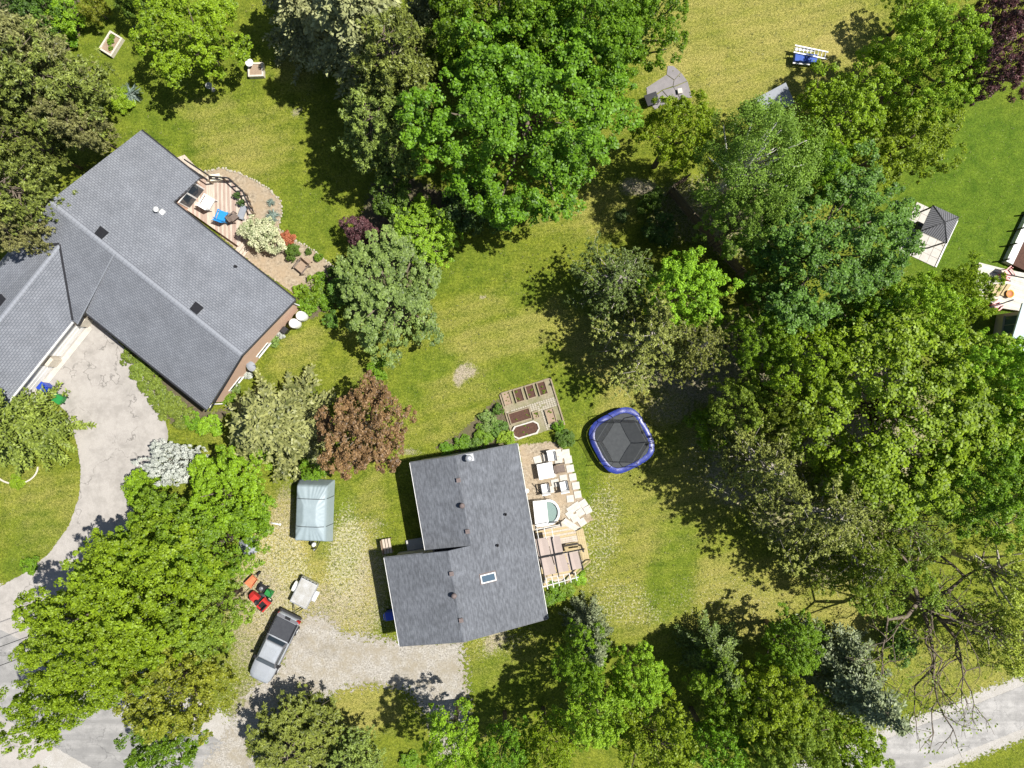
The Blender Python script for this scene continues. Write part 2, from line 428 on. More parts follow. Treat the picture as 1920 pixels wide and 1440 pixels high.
def ribbon(pts, half):
    """polygon around a centre line, world coordinates"""
    L, R = [], []
    for i, p in enumerate(pts):
        d = Vector(pts[min(i + 1, len(pts) - 1)]) - Vector(pts[max(i - 1, 0)]); d.normalize()
        n = Vector((-d.y, d.x)); L.append(tuple(Vector(p) + n * half)); R.append(tuple(Vector(p) - n * half))
    return L + R[::-1]
ROADPTS = [tuple(G(*p)[:2]) for p in [(-500,965),(-200,1135),(0,1250),(233,1382),(440,1495),(700,1640),(1000,1810)]]
LANEPTS = [tuple(G(*p)[:2]) for p in [(820,1690),(1100,1630),(1350,1548),(1600,1450),(1780,1380),(1920,1325),(2400,1130)]]
sheet("road_shoulder", ribbon(ROADPTS, 4.9), M_SHOULDER, .004, .5, .25, world=True)
sheet("road", ribbon(ROADPTS, 3.1), M_ROAD, .012, .15, .25, world=True)
sheet("lane_shoulder", ribbon(LANEPTS, 2.15), M_SHOULDER, .0055, .35, .25, world=True)
sheet("lane", ribbon(LANEPTS, 1.45), M_LANE, .014, .15, .25, world=True)
sheet("side_road", [(-120,1330),(0,1330),(60,1362),(110,1400),(60,1440),(40,1520),(-120,1520)], M_ASPH, .008, .2)
sheet("asphalt_driveway", [(100,660),(165,592),(200,622),(232,650),(262,690),(285,725),(305,770),(316,812),(312,845),(275,880),(252,935),(250,992),(205,1010),(170,1030),(135,1075),(120,1130),(160,1190),(190,1240),(120,1240),(0,1180),(-60,1150),(-60,1120),(0,1100),(50,1072),(92,1038),(130,985),(149,930),(152,880),(144,830),(126,775),(90,735),(60,735)], M_ASPH, .016, .14)
sheet("gravel_driveway", [(360,1460),(420,1385),(452,1318),(475,1288),(530,1240),(540,1190),(572,1152),(612,1152),(640,1186),(740,1200),(866,1202),(872,1262),(879,1335),(868,1420),(825,1428),(806,1345),(768,1296),(705,1282),(645,1290),(600,1312),(535,1332),(492,1372),(470,1460)], M_DRIVE, .020, .5)
sheet("stone_chip_bed", [(972,834),(1040,828),(1062,850),(1078,900),(1098,948),(1112,976),(1060,1002),(1000,1012)], M_BEIGE, .006, .25)
sheet("garden_gravel_bed", [(345,300),(385,322),(412,315),(446,323),(478,338),(504,354),(526,376),(529,400),(521,428),(545,447),(575,462),(604,482),(628,502),(604,530),(565,560),(480,500),(400,430)], M_BEIGE, .006, .12)
sheet("shrub_bed", [(560,555),(600,525),(640,510),(650,540),(620,580),(575,600)], M_SOILSH, .005, .3)
sheet("shrub_bed", [(228,648),(262,690),(300,770),(330,800),(400,800),(440,760),(395,775),(300,690)], M_SOILSH, .005, .3)
sheet("shrub_bed", [(700,345),(760,330),(880,380),(920,400),(850,430),(820,470),(800,560),(760,610),(700,620),(660,590),(660,520),(670,430)], M_SOILSH, .005, .5)
sheet("shrub_bed", [(815,840),(860,815),(935,745),(965,830),(880,850)], M_SOILSH, .005, .3)
sheet("shrub_bed", [(-60,-60),(150,-60),(150,60),(120,110),(60,130),(-60,130)], M_SOILSH, .005, .4)

KEEPOUT = [ribbon(ROADPTS, 4.2), ribbon(LANEPTS, 1.7)] + [[tuple(G(*p)[:2]) for p in q] for q in (
    [(100,660),(165,592),(232,650),(285,725),(316,812),(312,845),(275,880),(252,935),(250,992),(170,1030),(120,1130),(190,1240),(0,1180),(-60,1150),(-60,1120),(0,1100),(92,1038),(149,930),(144,830),(90,735),(60,735)],
    [(420,1385),(475,1288),(540,1220),(572,1165),(612,1165),(640,1196),(866,1208),(872,1262),(879,1335),(868,1420),(825,1428),(768,1306),(705,1292),(600,1322),(492,1382)],
    [(785,865),(970,832),(1027,1160),(750,1212),(735,1045),(797,1035)], [(972,834),(1040,828),(1062,850),(1078,900),(1098,948),(1112,976),(1110,1060),(1060,1110),(1020,1110)],
    [(265,243),(440,325),(526,376),(628,502),(560,600),(440,760),(388,768),(170,600),(20,750),(-60,600),(60,450)], [(935,738),(1030,706),(1060,797),(962,830)])]

# ------------------------------------------------------------------ houses
def shingle_mat(name, c1, c2, mortar, tab=.30, course=.16, streak=False):
    t = NT(name); v = t.coord()
    if streak: v2 = t.mapping(v, (1, 1, 1), (0, 0, math.radians(90)))
    else: v2 = v
    b = t.n("ShaderNodeTexBrick"); t.l(v2, b.inputs["Vector"])
    b.inputs["Scale"].default_value = 1.0; b.inputs["Brick Width"].default_value = tab; b.inputs["Row Height"].default_value = course
    b.inputs["Mortar Size"].default_value = .018; b.inputs["Mortar Smooth"].default_value = .3; b.offset = .5
    b.inputs["Color1"].default_value = (*c1, 1); b.inputs["Color2"].default_value = (*c2, 1); b.inputs["Mortar"].default_value = (*mortar, 1)
    n = t.noise(v, .7, 3); f = t.noise(v, 30, 3, .7)
    s1 = t.remap(n, .3, .7, .88, 1.1); s2 = t.remap(f, .3, .7, .85, 1.15)
    k = t.math('MULTIPLY', s1, s2)
    if streak:
        w = t.noise(t.mapping(v, (9, 2.6, 1)), 1.0, 2, .5)
        k = t.math('MULTIPLY', k, t.remap(w, .35, .65, .80, 1.22))
    vm = t.n("ShaderNodeVectorMath", operation='SCALE'); t.l(b.outputs["Color"], vm.inputs[0]); t.l(k, vm.inputs[3])
    return t.done(t.bsdf(vm.outputs[0], .9, .25, 0, b.outputs["Fac"], -.5 if not streak else -.3, .02))

M_SHING_C = shingle_mat('shingles_dark_slate', (.112, .119, .133), (.128, .136, .151), (.108, .115, .129), .28, .145, True)
M_SHING_L = shingle_mat('shingles_grey', (.168, .178, .198), (.202, .212, .233), (.092, .098, .112), .25, .15)
M_RIDGE = plain('ridge_cap', (.27, .283, .31), (.205, .217, .243), 5, .9)
M_WHITE = plain('white_trim', (.78, .78, .76), (.62, .61, .58), 3, .6)
M_WHITEP = plain('white_plastic', (.82, .82, .80), (.72, .71, .68), 4, .4)
M_SIDING = plain('beige_siding', (.55, .50, .42), (.45, .41, .35), 3, .8)
M_BRICK = plain('peach_brick', (.66, .455, .345), (.56, .375, .28), 5, .9)
M_FOUND = plain('grey_foundation', (.45, .44, .42), (.34, .33, .31), 4, .9)
M_DARKMET = plain('dark_metal', (.035, .035, .04), (.02, .02, .022), 6, .5, .4)
M_BLACK = plain('black_plastic', (.022, .022, .025), (.012, .012, .014), 6, .5)
M_BROWNV = plain('brown_vent', (.19, .15, .14), (.11, .085, .08), 8, .7)
M_GALV = plain('galvanised', (.62, .63, .65), (.45, .46, .48), 6, .4, .5, .6)
M_CONC = plain('concrete', (.52, .49, .44), (.40, .37, .33), 3, .9)
M_STONEP = plain('pale_stone', (.66, .60, .50), (.46, .41, .33), 6, .9, bump=.4)
def glass_mat(name, c):
    t = NT(name)
    p = t.bsdf(c, .06, .6)
    return t.done(p)
M_GLASS = glass_mat('window_glass', (.03, .045, .06))
M_GLASSB = glass_mat('sky_glass', (.06, .10, .14))

def valley(mb, a, b, w, t):
    a = Vector(a); b = Vector(b); d = (b - a).normalized(); n = Vector((-d.y, d.x, 0)).normalized() * w / 2
    up = Vector((0, 0, t))
    mb.slab([a - n + up, b - n + up, b + n + up, a + n + up], .04)

def wall_ring(name, poly, z0, z1, t, mat, root, tops={}):
    """outer wall standing on a footprint; each side is its own part"""
    n = len(poly)
    for i in range(n):
        a = Vector((*poly[i], 0)); b = Vector((*poly[(i + 1) % n], 0)); d = (b - a).normalized(); nn = Vector((-d.y, d.x, 0)) * t
        a2 = a + d * t * .99; 
        MB().prism([a[:2], (b - d * t)[:2], (b - d * t + nn)[:2], (a + nn)[:2]], z0, tops.get(i, z1)).build(name, mat, root)

def window(root, M, w, h, mat=M_WHITE, glass=M_GLASS, name='window'):
    """window in local XZ plane facing +Y of M; frame with a pane"""
    mb = MB(); b = .06
    mb.box(-w/2, w/2, 0, .05, 0, b, M).box(-w/2, w/2, 0, .05, h - b, h, M).box(-w/2, -w/2 + b, 0, .05, b, h - b, M).box(w/2 - b, w/2, 0, .05, b, h - b, M).box(-.02, .02, 0, .045, b, h - b, M)
    o = mb.build(name, mat, root)
    MB().box(-w/2 + b, w/2 - b, .005, .02, b, h - b, M).build('pane', glass, o)
    MB().box(-w/2 - .05, w/2 + .05, 0, .09, -.06, -.004, M).build('sill', mat, o)
    return o

# ---- central house
HC_ROT = math.radians(9.86)
HC = empty("slate_roofed_house", (2.441, -16.031, 0), HC_ROT, "bungalow with dark slate shingle roof and skylight in the middle of the yard", "house")
SL = .29; ZE = 2.7
U_RL, U_RU = -5.7, -4.2
ZRL = ZE - SL * U_RL; ZRU = ZE - SL * U_RU
U_LL, U_LU = -10.22, -7.4
V1, V2 = 6.08, 12.13
ZLL = ZRL - SL * (U_RL - U_LL); ZLU = ZRU - SL * (U_RU - U_LU)
T = .16
MB().slab([(0, 0, ZE), (0, V2, ZE), (U_RU, V2, ZRU), (U_RU, V1, ZRU), (U_RL, V1, ZRL), (U_RL, 0, ZRL)], T).build('roof', M_SHING_C, HC)
MB().slab([(U_RL, 0, ZRL), (U_RL, V1, ZRL), (U_LL, V1, ZLL), (U_LL, 0, ZLL)], T).build('roof', M_SHING_C, HC)
MB().slab([(U_RU, V1 + .003, ZRU), (U_RU, V2, ZRU), (U_LU, V2, ZLU), (U_LU, V1 + .003, ZLU)], T).build('roof', M_SHING_C, HC)
# ridge caps
for u, z, a, b in ((U_RL, ZRL, 0, V1), (U_RU, ZRU, V1 + .02, V2)):
    MB().add([(u - .13, a, z - .022), (u, a, z + .016), (u + .13, a, z - .022), (u - .13, b, z - .022), (u, b, z + .016), (u + .13, b, z - .022)], [(0, 1, 4, 3), (1, 2, 5, 4)]).build('ridge_cap', M_SHING_C, HC)
# fascia and gutters
def rake(a, b, mat=M_WHITE, dz=-.17, out=(0, 0)):
    mb = MB(); a = Vector(a); b = Vector(b)
    d = (b - a); d.z = 0; d.normalize(); n = Vector((-d.y, d.x, 0)) * .018
    up0, up1 = Vector((0, 0, -.02)), Vector((0, 0, dz))
    mb.add([a + up1 - n, b + up1 - n, b + up1 + n, a + up1 + n, a + up0 - n, b + up0 - n, b + up0 + n, a + up0 + n],
           [(3, 2, 1, 0), (4, 5, 6, 7), (0, 1, 5, 4), (1, 2, 6, 5), (2, 3, 7, 6), (3, 0, 4, 7)])
    return mb.build('fascia', mat, HC)
rake((U_LL - .03, 0, ZLL), (U_LL - .03, V1, ZLL)); rake((U_LU - .03, V1, ZLU), (U_LU - .03, V2, ZLU)); rake((.035, 0, ZE), (.035, V2, ZE))
M_RAKE = plain('grey_rake_trim', (.16, .165, .175), (.12, .125, .135), 4, .7)
rake((0, -.032, ZE), (U_RL, -.032, ZRL), M_RAKE); rake((U_RL, -.032, ZRL), (U_LL, -.032, ZLL), M_RAKE)
rake((0, V2 + .032, ZE), (U_RU, V2 + .032, ZRU), M_RAKE); rake((U_RU, V2 + .032, ZRU), (U_LU, V2 + .032, ZLU), M_RAKE); rake((U_LL, V1 + .034, ZLL), (U_LU - .07, V1 + .034, ZLL + SL * (U_LU - U_LL) - .02), M_RAKE)
# walls (inset under the eaves) with gables
IN = .42
foot = [(-IN, IN), (-IN, V2 - .15), (U_LU + IN, V2 - .15), (U_LU + IN, V1 - IN), (U_LL + IN, V1 - IN), (U_LL + IN, IN)]
wall_ring('wall', foot, .25, ZE - .1, .16, M_SIDING, HC)
MB().prism([(p[0] * .999, p[1]) for p in foot][::-1], 0, .249).build('foundation', M_FOUND, HC)
MB().add([(-IN, IN + .02, ZE - .1), (U_RL, IN + .02, ZRL - .2), (U_LL + IN, IN + .02, ZE - .1), (-IN, IN + .14, ZE - .1), (U_RL, IN + .14, ZRL - .2), (U_LL + IN, IN + .14, ZE - .1)],
         [(0, 1, 2), (5, 4, 3), (0, 3, 4, 1), (1, 4, 5, 2), (0, 2, 5, 3)]).build('gable', M_SIDING, HC)
MB().add([(-IN, V2 - .16, ZE - .1), (U_RU, V2 - .16, ZRU - .2), (U_LU + IN, V2 - .16, ZE - .1), (-IN, V2 - .3, ZE - .1), (U_RU, V2 - .3, ZRU - .2), (U_LU + IN, V2 - .3, ZE - .1)],
         [(2, 1, 0), (3, 4, 5), (1, 4, 3, 0), (2, 5, 4, 1), (3, 5, 2, 0)]).build('gable', M_SIDING, HC)
def zroofC(u, v):
    if v < V1: return ZRL - SL * abs(u - U_RL)
    return ZRU - SL * abs(u - U_RU)
def on_roof(px, py, org, rot, zf, z=4.0):
    for _ in range(6):
        q = Matrix.Rotation(-rot, 3, 'Z') @ (G(px, py, z) - Vector((org[0], org[1], 0)))
        z = zf(q.x, q.y)
    return q.x, q.y, z
def roofC(px, py): return on_roof(px, py, (2.441, -16.031), HC_ROT, zroofC)
for p in ((860, 900), (877, 996), (847, 1075), (865, 1162)):
    x, y, z = roofC(*p)
    o = MB().box(x - .11, x + .11, y - .11, y + .11, z - .05, z + .12).build('roof_vent', M_BROWNV, HC)
    MB().box(x - .14, x + .14, y - .14, y + .14, z + .121, z + .16).build('vent_cap', M_BROWNV, o)
for p in ((867, 947), (852, 1115)):
    x, y, z = roofC(*p)
    o = MB().lathe([(.1, -.05), (.1, .14), (.15, .18), (.19, .28), (.17, .40), (.1, .46), (.02, .48)], 14, (x, y, z)).build('turbine_vent', M_BROWNV, HC)
for p in ((948, 964), (933, 1022)):
    x, y, z = roofC(*p)
    MB().lathe([(.09, -.05), (.09, .22), (.06, .222), (.06, .05)], 10, (x, y, z)).build('vent_pipe', M_BLACK, HC)
x, y, z = roofC(880, 858)
o = MB().lathe([(.19, -.1), (.19, .55), (.24, .56), (.24, .66), (.1, .72), (.02, .73)], 14, (x, y, z)).build('metal_chimney', M_GALV, HC)
MB().box(x - .3, x + .3, y - .25, y + .25, z - .06, z + .06).build('flashing', M_GALV, o)
x, y, z = roofC(915, 1083)
def tilt(x, y, z): return Matrix.Translation((x, y, z)) @ Matrix.Rotation(math.atan(SL), 4, 'Y')
Ms = tilt(x, y, z)
mb = MB().box(-.52, .52, .22, .29, -.1, .12, Ms).box(-.52, .52, -.29, -.22, -.1, .12, Ms).box(-.52, -.45, -.22, .22, -.1, .12, Ms).box(.45, .52, -.22, .22, -.1, .12, Ms)
o = mb.build('skylight', M_WHITE, HC)
MB().box(-.45, .45, -.22, .22, .02, .08, Ms).build('pane', M_GLASSB, o)
MB().box(-.58, .58, -.36, .36, -.04, .012, Ms).build('flashing', M_BROWNV, o)
# windows and doors under the eaves
R90 = Matrix.Rotation
window(HC, Matrix.Translation((-IN + .001, 9.6, 1.0)) @ R90(-math.pi/2, 4, 'Z'), 1.6, 1.1)
window(HC, Matrix.Translation((-IN + .001, 2.2, 1.0)) @ R90(-math.pi/2, 4, 'Z'), 1.4, 1.1)
window(HC, Matrix.Translation((-2.6, IN - .001, 1.0)) @ R90(math.pi, 4, 'Z'), 1.5, 1.1)
window(HC, Matrix.Translation((U_LU + IN - .001, 9.5, 1.0)) @ R90(math.pi/2, 4, 'Z'), 1.5, 1.1)
o = MB().box(-9.3, -6.2, IN - .06, IN - .002, .05, 2.3).build('garage_door', M_WHITE, HC)
for k in range(3): MB().box(-9.28, -6.22, IN - .075, IN - .062, .6 + k * .55, .63 + k * .55).build('panel_rail', M_SIDING, o)
o = MB().box(-IN, -IN + .05, 5.6, 7.4, .3, 2.35).build('patio_door', M_WHITE, HC)
MB().box(-IN + .052, -IN + .06, 5.75, 7.25, .42, 2.22).build('pane', M_GLASS, o)
o = MB().box(U_LU + IN - .06, U_LU + IN, 6.9, 7.85, .3, 2.35).build('front_door', M_BROWNV, HC)
MB().box(U_LU + IN - .1, U_LU + IN - .062, 7.0, 7.08, 1.2, 1.28).build('handle', M_GALV, o)
MB().box(U_LU - 1.7, U_LU + IN - .07, V1 - .38, V1 + .35, .0, .22).build('porch_slab', M_FOUND, HC)
MB().box(-4.3, -2.6, -.35, IN - .1, 0, .16).build('doorstep', M_WHITE, HC)

# ---- left house
HL_ROT = math.radians(-38.7)
HLO = (-20.84, -1.749)
HLr = empty("grey_roofed_house", (*HLO, 0), HL_ROT, "long house with light grey shingle roof, peach brick end and attached garage at left", "house")
YR, ZR = 4.75, 4.5
sm = (ZR - 2.7) / YR
s_ne = s_ext = .30; s_en = (ZR - 2.62) / (YR + 1.0)
ZW = 3.86; XW = -14.2
MB().slab([(0, 0, 2.7), (.1, YR, ZR), (-10.62, YR, ZR), (-10.62, 0, 2.7)], .18).build('roof', M_SHING_L, HLr)
MB().slab([(.1, YR, ZR), (.1, 9.65, 3.03), (-10.5, 9.65, 3.03), (-10.5, YR, ZR)], .18).build('roof', M_SHING_L, HLr)
MB().slab([(-10.5, YR, ZR), (-10.5, 12.05, 2.31), (-15.7, 12.05, 2.31), (-16.1, YR, ZR)], .18).build('roof', M_SHING_L, HLr)
def zmain(y): return ZR - s_en * (YR - y)
XEN = -10.62
VR = (-11.0, -1.0, zmain(-1.0))
VL = (-16.6, .9, zmain(.9))
YT = YR - (ZR - ZW) / s_en
MB().slab([(XEN, YR, ZR + .01), (-16.1, YR, ZR + .01), VL, (XW, YT, ZW), VR, (XEN, -1.0, VR[2] + .01)], .18).build('roof', M_SHING_L, HLr)
WS = (ZW - VR[2]) / (VR[0] - XW)
YW = -9.6
# garage wing: its shingle courses run along the ridge, so the part's own axes are turned
def rot_part(pts, t, name, mat, root):
    o = MB().slab([(p[1], -p[0], p[2]) for p in pts], t).build(name, mat, root)
    o.rotation_euler = (0, 0, math.pi / 2)
    return o
rot_part([(XW, YT, ZW), (XW, YW, ZW), (VR[0], YW, VR[2]), VR], .18, 'roof', M_SHING_L, HLr)
ZWL = ZW - WS * (XW + 17.4)
yl = YR - (ZR - (ZW - WS * (XW + 17.4))) / s_en
rot_part([(XW, YW, ZW), (XW, YT, ZW), (VL[0], VL[1], VL[2]), (-17.4, .7, ZW - WS * 3.2), (-17.4, YW, ZW - WS * 3.2)], .18, 'roof', M_SHING_L, HLr)
mb = MB(); valley(mb, (XW + .02, YT, ZW), VR, .16, .03); mb.build('valley_shade_strip', M_DARKMET, HLr)  # dark strips along both valleys stand in for the shadowed gap there
mb = MB(); valley(mb, (XW, YT, ZW), VL, .2, .03); mb.build('valley_shade_strip', M_DARKMET, HLr)
mb = MB(); valley(mb, (XEN + .03, YR - .1, ZR - .02), (XEN + .03, -1.0, VR[2] + .0), .05, .03); mb.build('drip_edge', M_GALV, HLr)
# ridge caps, tab by tab
cap = MB().add([(-.15, -.15, -.045), (.15, -.15, -.045), (.15, 0, .02), (-.15, 0, .02), (.15, .15, -.045), (-.15, .15, -.045)], [(0, 1, 2, 3), (3, 2, 4, 5)]).mesh('ridge_tab')
cap.materials.append(M_RIDGE)
for i in range(52):
    o = link('ridge_tab', cap, HLr); o.location = (-15.9 + i * .31, YR, ZR + .014 + .004 * (i % 2)); o.rotation_euler = (0, -.03, 0)
for i in range(40):
    o = link('ridge_tab', cap, HLr); o.location = (XW, YT - .2 - i * .31, ZW + .014 + .004 * (i % 2)); o.rotation_euler = (0, -.03, math.pi / 2)
def gut(a, b, mat=M_WHITE, name='gutter', w=.05, h=.12):
    a = Vector(a); b = Vector(b); d = (b - a); d.z = 0; d.normalize(); n = Vector((-d.y, d.x, 0)) * w
    MB().add([a - n, b - n, b + n, a + n, a - n + Vector((0, 0, -h)), b - n + Vector((0, 0, -h)), b + n + Vector((0, 0, -h)), a + n + Vector((0, 0, -h))],
             [(0, 1, 2, 3), (7, 6, 5, 4), (4, 5, 1, 0), (5, 6, 2, 1), (6, 7, 3, 2), (7, 4, 0, 3)]).build(name, mat, HLr)
gut((VR[0] + .06, VR[1] - .1, VR[2] - .01), (VR[0] + .06, YW, VR[2] - .01)); gut((-10.5, -.06, 2.68), (0, -.06, 2.68), M_DARKMET)
gut((.1, 9.71, 3.01), (-10.4, 9.71, 3.01), M_DARKMET); gut((-10.4, 12.11, 2.29), (-15.7, 12.11, 2.29), M_DARKMET)
MB().box(-10.7, -.25, 9.0, 9.19, 2.56, 2.95).build('frieze', M_BRICK, HLr)
gut((.16, .02, 2.67), (.16, YR, ZR - .02), M_DARKMET, 'fascia', .03, .16); gut((.16, YR, ZR - .02), (.16, 9.65, 3.0), M_DARKMET, 'fascia', .03, .16)
# walls
footL = [(-.2, .45), (-.2, 9.2), (-10.75, 9.2), (-10.75, 11.6), (-15.6, 11.6), (-15.6, .5)]
wall_ring('wall', footL, 0, 2.55, .2, M_BRICK, HLr, {2: 2.1, 3: 2.1, 4: 2.1})
MB().add([(-.2, .45, 2.56), (-.2, 9.2, 2.56), (-.2, YR, ZR - .2), (-.4, .45, 2.56), (-.4, 9.2, 2.56), (-.4, YR, ZR - .2)], [(0, 1, 2), (5, 4, 3), (0, 3, 4, 1), (1, 4, 5, 2), (2, 5, 3, 0)]).build('gable', M_BRICK, HLr)
MB().box(-17.0, -11.5, -9.2, .4, 0, 2.4).build('garage_wall', M_SIDING, HLr)
for y0 in (-4.35, -8.0):
    o = MB().box(-11.499, -11.42, y0, y0 + 2.7, .02, 2.15).build('garage_door', M_WHITEP, HLr)
    for k in range(4): MB().box(-11.419, -11.40, y0 + .03, y0 + 2.67, .5 + k * .42, .525 + k * .42).build('panel_rail', M_WHITE, o)
for y0 in (-1.5, -5.15, -8.85):
    MB().box(-11.499, -11.18, y0, y0 + .65, 0, 1.1).build('stone_pillar', M_STONEP, HLr)
MB().box(-11.3, -10.9, -8.6, -1.4, 0, .06).build('door_apron', M_CONC, HLr)
# low windows in the brick end
for y0 in (2.1, 5.2):
    window(HLr, Matrix.Translation((-.199, y0, .35)) @ R90(-math.pi/2, 4, 'Z'), 1.3, .55)
o = MB().box(-10.75, -10.70, 9.75, 11.55, .3, 2.03).build('patio_door', M_WHITE, HLr)
for k in range(2): MB().box(-10.699, -10.68, 9.83 + k * .88, 10.58 + k * .88, .4, 1.95).build('pane', M_GLASS, o)
# downpipes
MB().tube([(.0, 9.5, 2.6), (-.12, 9.3, 2.2), (-.12, 9.3, .1), (.7, 9.45, .06)], .05, 6).build('downpipe', M_WHITE, HLr)
MB().tube([(.0, .2, 2.6), (-.12, .35, 2.2), (-.12, .35, .1), (.9, .2, .06)], .05, 6).build('downpipe', M_WHITE, HLr)
def zroofL(u, v):
    if u < -11 and v < YR - 1.9: return ZW - WS * abs(u - XW)
    if v < YR: return ZR - sm * (YR - v)
    if u < -10.5: return ZR - s_ext * (v - YR)
    return ZR - s_ne * (v - YR)
def roofL(px, py): return on_roof(px, py, HLO, HL_ROT, zroofL)
for p in ((192, 437), (370, 578), (2, 562)):
    x, y, z = roofL(*p)
    o = MB().box(x - .28, x + .28, y - .28, y + .28, z - .1, z + .14).build('roof_vent', M_DARKMET, HLr)
    MB().box(x - .31, x + .31, y - .31, y + .31, z + .141, z + .17).build('vent_cap', M_BLACK, o)
x, y, z = roofL(297, 395)
o = MB().lathe([(.13, -.05), (.13, .3), (.18, .32), (.18, .4), (.03, .44)], 12, (x, y, z)).build('vent_pipe', M_WHITEP, HLr)
MB().box(x + .1, x + .42, y - .1, y + .25, z - .14, z + .02).build('flashing', M_WHITE, o)
for p in ((443, 500), (70, 477)):
    x, y, z = roofL(*p)
    MB().lathe([(.08, -.05), (.08, .25), (.05, .252), (.05, .1)], 10, (x, y, z)).build('vent_pipe', M_BLACK, HLr)

# ------------------------------------------------------------------ plants
def leaf_mesh(name, P, N, L, W, rs, T=None, fold=.12):
    n = len(P)
    N = N / np.maximum(np.linalg.norm(N, axis=1, keepdims=True), 1e-6)
    if T is None: T = rs.normal(size=(n, 3))
    T = T - (T * N).sum(1, keepdims=True) * N
    T /= np.maximum(np.linalg.norm(T, axis=1, keepdims=True), 1e-6)
    B = np.cross(N, T)
    L = np.broadcast_to(L, (n,))[:, None] * .5; W = np.broadcast_to(W, (n,))[:, None] * .5
    V = np.empty((n, 4, 3))
    V[:, 0] = P - T * L; V[:, 1] = P + B * W + N * L * fold; V[:, 2] = P + T * L; V[:, 3] = P - B * W + N * L * fold
    me = raw_mesh(name, V.reshape(-1, 3), np.arange(4 * n).reshape(n, 4))
    me.materials.append(LEAF['maple'])
    return me

def dirs(rs, n, zmin=-1.0):
    z = rs.uniform(zmin, 1, n); a = rs.uniform(0, 2 * math.pi, n); r = np.sqrt(np.maximum(1 - z * z, 0))
    return np.stack([r * np.cos(a), r * np.sin(a), z], 1)

def broadleaf(seed, R, Ht, nb, nc, nl, leaf, zc=.62, hv=.40, low=-.45, openness=0.0, clr=.5, limbs=9, bark=BARK):
    """crown of boughs > leaf clumps > leaves, with a limbed trunk"""
    rs = np.random.RandomState(seed)
    hh = Ht * hv; zc = Ht * zc
    i = np.arange(nb) + .5
    z = 1 - (1 - low) * i / nb + rs.normal(0, .06, nb); a = i * 2.39996 + rs.normal(0, .35, nb)
    z = np.clip(z, low, .98); r = np.sqrt(1 - z * z)
    lob = 1 + .13 * np.sin(2 * a + rs.rand() * 6) + .11 * np.sin(3 * a + rs.rand() * 6) + .09 * np.sin(5 * a + rs.rand() * 6)
    k = rs.uniform(.55, .92, nb) 
    D = np.stack([r * np.cos(a), r * np.sin(a), z], 1)
    C = np.stack([D[:, 0] * R * lob * k, D[:, 1] * R * lob * k, D[:, 2] * hh * k], 1)
    br = R * rs.uniform(.22, .38, nb) * (28 / max(nb, 28)) ** .25
    if openness:
        keep = rs.rand(nb) > openness; C, D, br = C[keep], D[keep], br[keep]
    # clumps
    m = len(C)
    cd = dirs(rs, m * nc).reshape(m, nc, 3) + D[:, None] * .55 + np.array([0, 0, .35])
    cd /= np.linalg.norm(cd, axis=2, keepdims=True)
    CC = C[:, None] + cd * br[:, None, None] * rs.uniform(.62, 1.12, (m, nc, 1)) * np.array([1, 1, .8])
    CC = CC.reshape(-1, 3); cdf = cd.reshape(-1, 3)
    cr = clr * rs.uniform(.55, 1.35, len(CC))
    mm = len(CC)
    ld = dirs(rs, mm * nl).reshape(mm, nl, 3) + cdf[:, None] * .35 + np.array([0, 0, .30])
    ld /= np.linalg.norm(ld, axis=2, keepdims=True)
    LP = CC[:, None] + ld * cr[:, None, None] * rs.uniform(.45, 1.08, (mm, nl, 1)) * np.array([1, 1, .72])
    LN = ld * .55 + np.array([0, 0, .80]) + rs.normal(0, .38, (mm, nl, 3))
    P = LP.reshape(-1, 3); N = LN.reshape(-1, 3)
    # inner leaves
    q = int(len(P) * .06); d = dirs(rs, q, low); rad = rs.rand(q, 1) ** .5
    Pi = d * rad * np.array([R * .72, R * .72, hh * .72]); P = np.vstack([P, Pi]); N = np.vstack([N, rs.normal(0, .5, (q, 3)) + np.array([0, 0, .8])])
    P = P + np.array([0, 0, zc]); P[:, 2] = np.maximum(P[:, 2], .05)
    Ls = leaf * rs.uniform(.65, 1.3, len(P))
    me = leaf_mesh("crown", P, N, Ls, Ls * .78, rs)
    # trunk with limbs
    mb = MB(); r0 = max(.04, .026 * Ht + .012 * R)
    zt = zc + hh * .35
    mb.tube([(0, 0, -.05), (rs.normal(0, .06), rs.normal(0, .06), zt * .35), (rs.normal(0, .12), rs.normal(0, .12), zt * .7), (rs.normal(0, .2), rs.normal(0, .2), zt)], [r0 * 1.2, r0, r0 * .7, r0 * .25], 7)
    for j in rs.permutation(m)[:limbs]:
        z0 = zt * rs.uniform(.3, .75); e = C[j] + np.array([0, 0, zc])
        md = (e * .55 + np.array([0, 0, z0]) * .45) + rs.normal(0, .1 * R * .3, 3)
        mb.tube([(0, 0, z0), tuple(md), tuple(e)], [r0 * .5, r0 * .3, r0 * .1], 5)
    tr = mb.mesh("trunk"); tr.materials.append(bark)
    return dict(crown=me, trunk=tr, R=float(np.percentile(np.hypot(P[:, 0], P[:, 1]), 97.5)), H=float(np.percentile(P[:, 2], 99)), hc=.60 * Ht)

